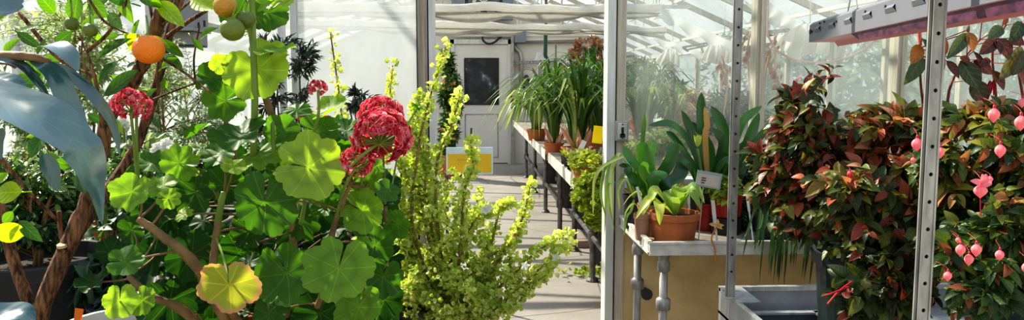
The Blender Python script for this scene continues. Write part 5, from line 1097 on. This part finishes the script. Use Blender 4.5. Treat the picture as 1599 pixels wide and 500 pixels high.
# second small pot with grass, dark pot behind
t_,b=bpot('slim grassy plant with long leaves arching left round the post','strap_leaved_plant','potted plant',990,3.36,.055,.15,M['black_plastic'],.12)
m_=MB(); Y=3.3
for pts,w_,rv in (([(990,310,Y),(975,250,Y-.05),(950,262,Y-.12),(944,370,Y-.12)],5,.8),([(990,310,Y),(970,240,Y-.05),(955,275,Y-.12),(956,350,Y-.14)],5,.9),([(990,310,Y),(965,260,Y),(948,255,Y-.1),(938,300,Y-.12),(946,340,Y-.12)],5,.7),([(990,310,Y),(985,250,Y-.1),(960,250,Y-.15),(930,275,Y-.18),(926,340,Y-.18)],5,.9),([(990,310,Y),(990,260,Y),(975,272,Y-.1),(962,290,Y-.2)],5,.6),([(990,310,Y),(1000,250,Y-.05),(1005,200,Y),(1007,178,Y)],7,.5),([(990,310,Y),(960,285,Y-.1),(948,300,Y-.15),(960,362,Y-.15)],4,.8),([(990,312,Y),(985,330,Y-.2),(978,340,Y-.28),(974,372,Y-.3)],4,.7),([(990,310,Y),(978,280,Y-.1),(966,296,Y-.18),(968,330,Y-.2)],4,.85)):
    broad(m_,pts,w_,Y,rv,prof='strap',up=(.1,-.5,.8))
m_.build('foliage',LM['orchid'],t_,smooth=True)
t_,b=bpot('thin terracotta seedling pot between the front pot and the tray lip','small_pot','pot',1003,3.10,.036,.11,M['terracotta_dust'],.2)
m_=MB()
for pts in ([(1003,335,3.1),(990,318,3.08),(978,330,3.05),(975,345,3.04)],[(1003,335,3.1),(1000,300,3.1),(985,305,3.08),(972,322,3.05)],[(1003,335,3.1),(1012,318,3.05),(1000,322,3.0)]): broad(m_,pts,5,3.1,.8,prof='blade',up=(0,-.6,.8))
m_.build('foliage',LM['hosta'],t_,smooth=True)
# big clivia behind
t_,b=bpot('tall clivia with long arching dark leaves and a pale bud, behind the notice','clivia','clivia',1108,3.36,.10,.17,M['black_plastic'],.14)
m_=MB(); Y=3.36
for pts,w_,rv in (([(1105,300,Y),(1098,230,Y),(1094,180,Y),(1095,144,Y)],15,.5),([(1105,300,Y),(1080,230,Y-.03),(1050,195,Y-.08),(1012,196,Y-.1)],13,.45),([(1105,300,Y),(1090,250,Y-.02),(1078,205,Y-.03),(1064,172,Y-.05)],14,.3),([(1108,300,Y),(1130,230,Y),(1126,195,Y),(1110,165,Y)],19,.35),([(1110,300,Y),(1140,240,Y-.05),(1160,190,Y-.1),(1190,165,Y-.1)],13,.7),([(1108,300,Y),(1125,250,Y-.04),(1128,220,Y-.06),(1112,200,Y-.08)],17,.25),([(1110,300,Y),(1150,260,Y-.05),(1170,215,Y-.06),(1186,176,Y-.06)],15,.55),([(1110,300,Y),(1150,240,Y-.03),(1175,222,Y-.05),(1196,232,Y-.08)],14,.3),([(1104,300,Y),(1085,262,Y-.05),(1060,230,Y-.1),(1040,232,Y-.14)],12,.4),([(1106,300,Y),(1110,240,Y+.03),(1100,215,Y+.03),(1080,190,Y+.03)],14,.15),([(1110,300,Y),(1145,290,Y-.08),(1165,250,Y-.1),(1180,215,Y-.1)],14,.2),([(1106,300,Y),(1092,290,Y-.1),(1075,260,Y-.15),(1062,252,Y-.18)],14,.15),([(1108,300,Y),(1118,270,Y-.1),(1135,250,Y-.15),(1150,262,Y-.2)],13,.4),([(1104,300,Y),(1070,240,Y+.02),(1052,215,Y+.02),(1040,205,Y+.02)],11,.5),([(1110,300,Y),(1155,250,Y),(1200,200,Y),(1215,196,Y)],12,.45)):
    broad(m_,pts,w_,Y,rv,up=(0,-.8,.6))
m_.build('foliage',LM['clivia'],t_,smooth=True)
m_=MB(); broad(m_,[(1106,300,3.34),(1101,215,3.26),(1104,195,3.25),(1100,166,3.25)],9,Y,.6,up=(0,-1,.1)); o=m_.build('dead_leaf',LM['tanleaf'],t_,smooth=True); o['label']='papery orange-tan dead leaf'
m_=MB(); broad(m_,[(1066,300,3.3),(1062,255,3.27),(1060,240,3.27),(1062,228,3.28)],9,Y,.2,up=(0,-1,.1)); o=m_.build('dead_leaf',LM['tanleaf'],t_,smooth=True); o['label']='lower dead orange leaf'
m_=MB(); m_.tube(smooth_path([at(1100,300,3.3),at(1094,260,3.26),at(1089,232,3.25)],8),.006,7); k=9; m_.inst(T_OV,np.tile(at(1089,230,3.25),(k,1)),nrm(V3(0,0,1)+rdir(k)*.35),V3(0,-1,.1)+rdir(k)*.4,.055,.018,R.uniform(.8,1,k)); m_.build('bud',LM['hosta'],t_,smooth=True)
# red pot standing in a black pot saucer
t_,b=bpot('glossy red pot with mixed leaves right of the notice','red_potted_plant','potted plant',1133,3.22,.073,.10,M['red_pot'],.16,.86,z=NZ+.075)
P=Plant(); shrub(P,b+V3(0,0,.085),[(1132,300,3.2,26,20,.07),(1140,290,3.2,20,14,.05)],26,T_OV,.045,asp=.5,per=5,rndf=lambda t_,h,p_: R.uniform(.2,.9),ntrunk=4,r0=.003); finish(P,t_,LM['herb'],M['stem_green'])
t2,b2=bpot('low black pot under the red pot','black_pot','pot',1133,3.22,.070,.072,M['black_plastic'],.1,.9)
t2,b2=bpot('brown plastic pot in shade between the terracotta and red pots','brown_pot','pot',1103,3.30,.050,.12,M['red_pot'],.1,.85); 
bpy.data.objects.remove(t2.children[0]) if False else None
# withered stem over the lip
m_=MB(); m_.tube(smooth_path([at(1120,352,2.95),at(1111,372,2.91),at(1116,388,2.90),at(1117,408,2.89)],14),.0035,5); k=5; m_.inst(T_OV,np.tile(at(1119,352,2.93),(k,1)),rdir(k),V3(0,-1,.2),.03,.015,.8); o=m_.build('withered_stem',LM['tanleaf'],loc=at(1120,352,2.95)); tag(o,'withered tan stem hanging over the front of the bench lip','stem')
# name plate in clear holder (with faint lines of print)
Yp=2.98; t_=thing('name_plate','tilted plant name plate in clear holder above the bench','name plate',V3(at(1096,372,Yp)[0],Yp,NZ))
def tilted(cx_,cy_,w_,h_,Y,ang,dy): 
    ca,sa=math.cos(ang),math.sin(ang); out=[]
    for sx_,sy_ in ((-1,1),(1,1),(1,-1),(-1,-1)): x=cx_+(sx_*w_/2*ca-sy_*h_/2*sa); y=cy_+(sx_*w_/2*sa+sy_*h_/2*ca); out.append(at(x,y,Y+dy))
    return out
def plate(m_,cx_,cy_,w_,h_,dy,ang=.17,th=.0015): 
    q_=tilted(cx_,cy_,w_,h_,Yp,ang,dy); v=q_+[p_+V3(0,th,0) for p_ in q_]; m_.add(v,[[(3,2,1,0),(4,5,6,7),(0,1,5,4),(1,2,6,5),(2,3,7,6),(3,0,4,7)]])
m_=MB(); plate(m_,1107,281,39,25,0,th=.003); m_.build('holder',mat('holder_plastic',(.42,.50,.47),.25),t_)
m_=MB(); plate(m_,1106,282,35,18,-.002); m_.build('card',mat('card_paper',(.66,.58,.48),.6),t_)
m_=MB()
for i,(dx,w_) in enumerate(((0,7.5),(0,7.5),(-.6,5))): 
    for k in range(3): plate(m_,1099.3-1*i*.55+dx+(k-1)*w_/3*.98,278.1+i*3.7+(k-1)*.17*w_/3,w_/3*.72,1.7,-.004)
m_.build('print',M['dark_gap'],t_)
m_=MB(); m_.tube([at(1098,292,Yp+.004),V3(at(1092,350,Yp)[0],Yp+.01,NZ)],.0022,6); m_.build('stake',M['galv'],t_)
# white labels and pale notice
for (x0_,y0_,x1_2,y1_,Y,w_,lab) in ((995,292,1003,330,3.08,4.5,'white plant label stuck in the pot left of the terracotta pot'),(1113,313,1117,352,3.05,6,'white plant label standing in front of the red pot'),(1075,300,1076,318,3.2,4,'white plant label just behind the terracotta pot rim'),(1166,300,1170,330,2.96,4,'white plant label right of the first perforated post'),(1072,335,1074,352,3.3,4,'small white label in shade right of the terracotta pot')):
    zb=NZ if True else 0; a=at(x0_,y0_,Y); b=at(x1_2,y1_,Y); m_=MB(); m_.bar(a,b,S(w_,Y),.0015,up=(0,1,0)); e_=nrm(b-a); f_=b+e_*((NZ-b[2])/e_[2]) ; m_.bar(b,f_,S(w_*.6,Y),.0015,up=(0,1,0)); o=m_.build('plant_label',M['label_white'],loc=f_); tag(o,lab,'plant label')
m_=MB(); a=at(973,264,PY-.09); b=at(1000,249,PY-.09); m_.box((a[0],PY-.085,a[2]),(b[0],PY-.08,b[2])); m_.box(((a[0]+b[0])/2-.004,PY-.08,NZ),((a[0]+b[0])/2+.004,PY-.077,a[2]+.01)); o=m_.build('paper_notice',M['sleeve'],loc=(a[0],PY-.085,NZ)); tag(o,'pale blue-white notice on a stake behind the nearest clivia','notice')
# trailing spider-grass
def grass(label,px,py,Y,n,targets,pot,lw=5,rn=(.1,.8)):
    b=V3(at(px,py,Y)[0],Y,NZ); t_=thing('trailing_grass',label,'potted plant',b); add_pot(t_,b,*pot); c=b+V3(0,0,pot[1]*.85); m_=MB()
    for i in range(n):
        tx,ty,sx_,sy_=targets[i%len(targets)]; e_=at(tx+R.normal()*sx_,ty+R.normal()*sy_,Y-.14+R.normal()*.06); 
        if e_[2]<NZ+.03: e_[1]=min(e_[1],2.89+R.normal()*.008)
        hi=(c+e_)/2; hi[2]=max(c[2],e_[2])+R.uniform(.03,.12); hi[1]=min(hi[1],(c[1]+e_[1])/2)
        mid2=V3(e_[0]*.8+hi[0]*.2, e_[1], max(e_[2]+.3*(hi[2]-e_[2]),min(hi[2]-.02,NZ+.06)))
        ribbon(m_,[c+R.normal(size=3)*V3(.02,.02,0),hi,mid2,e_],S(lw,Y)*R.uniform(.6,1.1),up=(0,-.4,1),fold=.3,rnd=R.uniform(*rn),nseg=12)
    m_.build('foliage',LM['orchid'],t_,smooth=True)
grass('trailing grassy plant hanging over the bench lip left of the fuchsia',1205,350,3.08,50,[(1200,430,10,14),(1215,425,12,18),(1185,350,14,25),(1235,340,16,30),(1210,300,20,20),(1228,400,14,20),(1170,380,10,14)],(.08,.12,M['black_plastic']),rn=(.0,.5),lw=4)
grass('second trailing grassy plant behind the fuchsia on the long bench',1262,340,3.15,40,[(1255,410,12,20),(1245,430,10,14),(1280,300,16,20),(1240,330,18,30),(1265,280,25,20)],(.09,.13,M['black_plastic']),rn=(0,.4),lw=4)
potted('leafy_shrub','low green leafy plant on the bench between the red pot and the grass','shrub',(at(1175,300,3.3)[0],3.3,NZ),(.07,.12,M['black_plastic']),[(1180,280,3.3,32,30,.08),(1160,330,3.25,20,20,.06)],60,T_OV,.045,LM['lowdark'],M['stem_green'],asp=.4,per=6,rndf=lambda t_,h,p_: R.uniform(.2,.8),ntrunk=3)
potted('leafy_shrub','dark leafy plant on the bench right behind the large fuchsia','shrub',(at(1420,300,3.3)[0],3.3,NZ),(.12,.15,M['black_plastic']),[(1360,290,3.3,90,40,.1),(1470,290,3.3,90,50,.1)],120,T_OV,.05,LM['lowdark'],M['stem_green'],asp=.45,per=6,rndf=lambda t_,h,p_: R.uniform(0,.5),ntrunk=5)

# ---------------------------------------------------------------- fuchsias on the cart
TZ=CZ+.022
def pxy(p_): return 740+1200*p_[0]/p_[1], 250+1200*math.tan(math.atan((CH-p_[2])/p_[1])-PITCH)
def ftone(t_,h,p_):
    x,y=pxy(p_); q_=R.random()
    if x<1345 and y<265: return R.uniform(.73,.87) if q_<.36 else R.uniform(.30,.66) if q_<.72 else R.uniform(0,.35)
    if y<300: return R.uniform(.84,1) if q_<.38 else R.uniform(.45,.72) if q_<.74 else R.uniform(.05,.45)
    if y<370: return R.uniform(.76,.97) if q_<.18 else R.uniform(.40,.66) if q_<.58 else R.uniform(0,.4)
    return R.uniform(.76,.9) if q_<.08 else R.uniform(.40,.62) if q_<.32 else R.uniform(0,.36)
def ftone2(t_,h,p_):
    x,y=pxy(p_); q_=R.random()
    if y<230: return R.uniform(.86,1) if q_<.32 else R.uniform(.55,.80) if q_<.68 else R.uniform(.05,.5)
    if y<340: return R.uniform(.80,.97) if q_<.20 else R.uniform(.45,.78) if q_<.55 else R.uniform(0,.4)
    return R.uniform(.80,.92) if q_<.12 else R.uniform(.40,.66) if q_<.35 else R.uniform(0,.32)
F1=V3(at(1352,430,2.15)[0],2.15,TZ); f1=thing('fuchsia','largest fuchsia with bronze-red leaves in dark green pot on cart','fuchsia',F1)
add_pot(f1,F1,.150,.30,M['dark_green_pot'],.12,.8)
P=Plant(); fb=[(1270,175,2.2,62,55,.14),(1262,235,2.2,75,55,.16),(1390,215,2.15,85,50,.18),(1350,290,2.1,120,70,.20),(1330,360,2.02,75,50,.14),(1390,380,1.95,75,80,.12),(1345,460,1.90,52,50,.06),(1440,330,2.05,60,90,.14),(1215,250,2.25,38,36,.1),(1420,440,1.88,50,60,.06),(1205,300,2.3,44,40,.08),(1240,340,2.2,40,40,.08),(1300,110,2.2,14,20,.05),(1385,195,2.12,65,28,.12),(1440,200,2.05,40,30,.1),(1335,215,2.15,40,40,.1)]
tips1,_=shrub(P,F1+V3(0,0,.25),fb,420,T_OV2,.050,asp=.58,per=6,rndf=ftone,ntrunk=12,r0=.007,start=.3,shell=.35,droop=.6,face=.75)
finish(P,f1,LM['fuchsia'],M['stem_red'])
F2=V3(at(1600,430,1.88)[0],1.88,TZ); f2=thing('fuchsia','right-hand fuchsia with pink bell flowers at the photo edge','fuchsia',F2)
add_pot(f2,F2,.145,.29,M['dark_green_pot'],.12,.8)
P=Plant(); fb2=[(1520,220,1.85,75,60,.15),(1580,190,1.85,60,40,.14),(1540,310,1.80,80,70,.16),(1600,300,1.8,60,110,.16),(1500,400,1.75,55,60,.10),(1570,410,1.70,60,70,.08),(1640,250,1.8,60,100,.15),(1480,250,1.85,40,60,.12),(1520,470,1.68,50,40,.05)]
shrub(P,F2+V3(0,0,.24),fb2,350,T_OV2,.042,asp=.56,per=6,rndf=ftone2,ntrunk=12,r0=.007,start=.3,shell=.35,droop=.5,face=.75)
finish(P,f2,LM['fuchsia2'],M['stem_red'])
def fuchsia_bell(parent,px,py,rpx,Y,openf=False,rv=.8):
    c=at(px,py,Y); r_=S(rpx,Y); m_=MB(); n=16; prof=[(.0001,-1.55),(.10,-1.42),(.38,-1.10),(.80,-.62),(1.0,-.1),(.95,.35),(.66,.78),(.34,1.0),(.24,1.12)]
    seg=24; ang=np.arange(seg)*2*PI/seg; V=[]
    A=[]
    for i,(a,b) in enumerate(prof):
        for x in ang:
            q_=a*(1+.05*math.cos(4*x)-.05*(abs(math.cos(2*x))<.2)); V.append((c[0]+r_*q_*math.cos(x),c[1]+r_*q_*math.sin(x),c[2]+r_*b)); A.append((i/8,((x*4/(2*PI))%1)*2-1,rv-.25*(b>.6)+R.normal()*.02,0))
    k=np.arange(seg); k2=(k+1)%seg; F=np.concatenate([np.stack([i*seg+k,i*seg+k2,(i+1)*seg+k2,(i+1)*seg+k],1) for i in range(len(prof)-1)]); 
    if openf: V=np.array(V); V[:,2]=c[2]+(V[:,2]-c[2])*.8
    m_.add(V,[F],A); o=m_.build('flower',LM['fpetal'],parent,smooth=True)
    m_=MB(); m_.lathe([(r_*.24,1.1*r_),(r_*.27,1.5*r_),(r_*.16,1.75*r_),(.0001,1.8*r_)],c,10,a=(0,0,0,0)); m_.tube(bez(c+V3(0,0,1.7*r_),c+V3(.0,.005,2.3*r_),c+V3(R.normal()*.006,.03,2.9*r_),8),r_*.05,5); m_.build('flower_tube',mat_red,o,smooth=True)
    if openf:
        m_=MB(); b=c+V3(0,0,r_*.7)
        for dx,dz,dy in ((-1.9,.9,-.2),(-.1,2.0,-.3),(1.5,.6,-.4),(.9,1.9,.2)):
            e_=b+V3(dx,dy,dz)*r_; ribbon(m_,[b,(b+e_)/2+V3(0,-.3*r_,.25*r_),e_],r_*1.05,up=(0,-1,.3),fold=.4,rnd=.75,prof='lance',nseg=10)
        m_.build('sepal',LM['fpetal'],o,smooth=True); m_=MB(); m_.tube([c+V3(0,0,-r_*.6),c+V3(.003,0,-r_*3.6)],r_*.07,5); m_.tube([c+V3(.003,0,-r_*3.6),c+V3(.003,0,-r_*3.9)],r_*.16,6); m_.build('pistil',mat_red,o)
mat_red=mat('crimson',(.55,.02,.04),.4)
for (px,py,r_,op) in ((1432,225,8.5,0),(1426,250,4,0)): fuchsia_bell(f1,px,py,r_,1.78,op,.75)
for (px,py,r_,Y) in ((1327,272,4.5,1.95),(1246,262,0,0)): 
    if r_: fuchsia_bell(f1,px,py,r_,Y,False,.0)
for (px,py,r_,op,Y) in ((1552,179,9,0,1.6),(1594,191,9.5,0,1.6),(1562,235,8.5,0,1.6),(1531,298,10.5,1,1.56),(1500,390,7.8,0,1.55),(1524.5,390,8.2,0,1.55),(1513,405,7.5,0,1.55),(1480,431,6.5,0,1.55),(1561,398,7,0,1.6),(1596,160,6,0,1.65),(1546,280,4.5,0,1.58),(1496,375,4,0,1.6),(1468,238,7,0,1.6),(1603,418,7.5,0,1.58)): fuchsia_bell(f2,px,py,r_,Y,op,.85 if py>150 else .6)
# young red shoot near the pot
m_=MB(); 
for pts in ([(1330,440,1.86),(1310,455,1.82),(1292,475,1.80)],[(1325,448,1.86),(1300,458,1.80),(1286,462,1.80)]): m_.tube(smooth_path([at(*q_) for q_ in pts],8),.0022,6)
m_.build('red_shoot',mat_red,f1)
# bronze large-leaved plant at the top right, on the long bench behind
BG=V3(at(1575,300,2.45)[0],2.45,TZ); bg_=thing('bronze_leaf_plant','tall plant with large dark bronze veined leaves at top right','potted plant',BG); add_pot(bg_,BG,.12,.22,M['black_plastic'])
m_=MB(); lf=MB()
bgst=[]
for pts in ([(1575,400,2.4),(1560,250,2.35),(1555,150,2.3),(1550,80,2.3),(1570,40,2.3)],[(1570,400,2.4),(1500,240,2.35),(1480,160,2.3),(1500,100,2.3),(1530,62,2.3)],[(1580,400,2.4),(1600,200,2.35),(1590,100,2.3),(1600,30,2.3)],[(1570,400,2.4),(1460,230,2.35),(1440,150,2.32),(1436,75,2.3)]):
    p_=smooth_path([BG+V3(0,0,.2)]+[at(*q_) for q_ in pts],24); m_.tube(p_,np.linspace(.007,.003,24),7); bgst.append(p_)
BS=np.vstack(bgst)
for (px,py,tx,ty,w_,rv) in ((1436,70,1426,98,22,.97),(1440,88,1420,128,24,.70),(1450,80,1476,112,30,.92),(1468,92,1484,60,14,.3),(1510,52,1484,88,21,.72),(1512,50,1522,78,18,.95),(1508,48,1516,40,12,.1),(1565,42,1544,60,20,.72),(1566,40,1574,28,12,.15),(1520,80,1535,108,18,.1),(1555,62,1530,85,22,.15),(1560,60,1580,90,26,.2),(1596,74,1565,124,28,.78),(1600,80,1582,118,24,.45),(1595,34,1585,62,24,.5),(1500,95,1530,140,32,.5),(1520,95,1552,112,24,.1),(1545,92,1532,102,12,.3),(1440,60,1452,78,14,.5),(1500,88,1515,97,12,.2),(1535,20,1565,24,10,.5),(1555,64,1565,82,16,.05),(1575,60,1600,70,20,.3),(1455,100,1470,130,26,.55),(1478,95,1500,120,14,.1),(1590,100,1610,140,26,.4),(1548,110,1570,140,22,.15),(1520,125,1540,165,30,.45),(1575,20,1600,18,14,.2)):
    Y=2.2; a=at(px,py,Y); b=at(tx,ty,Y-.03); n_=nrm(V3(R.normal()*.25,-1,.35)); lf.inst(t_ovate(.85,.2,R.uniform(0,.35),9,.5,.8),a,b-a,n_,np.linalg.norm(b-a),S(w_,Y),rv)
    q_=BS[np.argmin(np.linalg.norm(BS-a,axis=1))]; m_.tube([q_,a],.0016,5)
m_.build('stem',M['stem_red'],bg_,smooth=True); lf.build('foliage',LM['bego'],bg_,smooth=True)
m_=MB(); m_.inst(T_OV,np.array([at(1548+R.normal()*3,125,2.2) for _ in range(5)]),V3(0,0,-1)+rdir(5)*.2,V3(0,-1,0),.05,.012,.0); m_.build('red_bract',mat_red,bg_)
# ---------------------------------------------------------------- outside greenery beyond the side windows
for i,(x,y,h_,r_,lab) in enumerate(((4.6,5.0,1.7,.8,'blurred green bush outside, beyond the glass right of the cream post'),(4.4,7.2,2.0,.9,'tall green bush outside beyond the middle side windows'),(4.6,10.0,2.3,1.0,'dark green bush outside beyond the far side windows'),(5.6,2.6,1.5,.8,'green bush outside nearest the right edge of the glass'),(5.0,13.0,2.6,1.2,'bush outside beyond the far right corner'),(5.8,8.6,3.0,1.3,'tallest dark bush outside behind the row beyond the side windows'),(6.2,5.6,2.6,1.2,'dark bush outside behind the blurred green one'))):
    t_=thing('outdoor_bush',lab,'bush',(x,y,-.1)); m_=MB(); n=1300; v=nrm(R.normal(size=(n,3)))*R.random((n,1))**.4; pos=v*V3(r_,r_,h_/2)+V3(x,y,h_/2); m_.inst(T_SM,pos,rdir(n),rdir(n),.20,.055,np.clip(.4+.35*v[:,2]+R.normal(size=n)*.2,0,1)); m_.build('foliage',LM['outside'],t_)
    m_=MB(); 
    for k in range(5): m_.tube(bez(V3(x,y,-.1),V3(x,y,h_*.4),V3(x+R.normal()*.4,y+R.normal()*.4,h_*.85),6),.02,5)
    m_.build('stem',M['stem_dark'],t_)
SKY=1.0; SUN=8.5; TO_SUN=(-.62,.55,.75); VT='Standard'; LOOK='Medium High Contrast'; EXPO=0.0
# ================================================================== light
w = bpy.data.worlds.new('world'); scene.world = w; w.use_nodes = True; nt = w.node_tree; nt.nodes.clear()
bg = nt.nodes.new('ShaderNodeBackground'); ow = nt.nodes.new('ShaderNodeOutputWorld'); tc = nt.nodes.new('ShaderNodeTexCoord'); sx = nt.nodes.new('ShaderNodeSeparateXYZ'); cr = nt.nodes.new('ShaderNodeValToRGB')
nt.links.new(tc.outputs['Generated'], sx.inputs[0]); nt.links.new(sx.outputs[2], cr.inputs[0]); nt.links.new(cr.outputs[0], bg.inputs[0]); nt.links.new(bg.outputs[0], ow.inputs[0])
e = cr.color_ramp.elements; e[0].position=.0; e[0].color=(.72,.74,.72,1); e[1].position=.45; e[1].color=(.62,.74,.95,1); x_=e.new(.15); x_.color=(.92,.93,.93,1)
bg.inputs[1].default_value = SKY
sd_ = bpy.data.lights.new('sun', 'SUN'); so = bpy.data.objects.new('sun', sd_); COL.objects.link(so); sd_.energy = SUN; sd_.angle = math.radians(1.0); sd_.color = (1,.93,.80)
so.rotation_euler = Vector(TO_SUN).to_track_quat('Z','Y').to_euler()
scene.view_settings.view_transform = VT; scene.view_settings.look = LOOK; scene.view_settings.exposure = EXPO
scene.cycles.max_bounces = 8; scene.cycles.transparent_max_bounces = 24; scene.cycles.diffuse_bounces = 4; scene.cycles.glossy_bounces = 2; scene.cycles.transmission_bounces = 4
scene.cycles.caustics_reflective = False; scene.cycles.caustics_refractive = False; scene.cycles.sample_clamp_indirect = 6
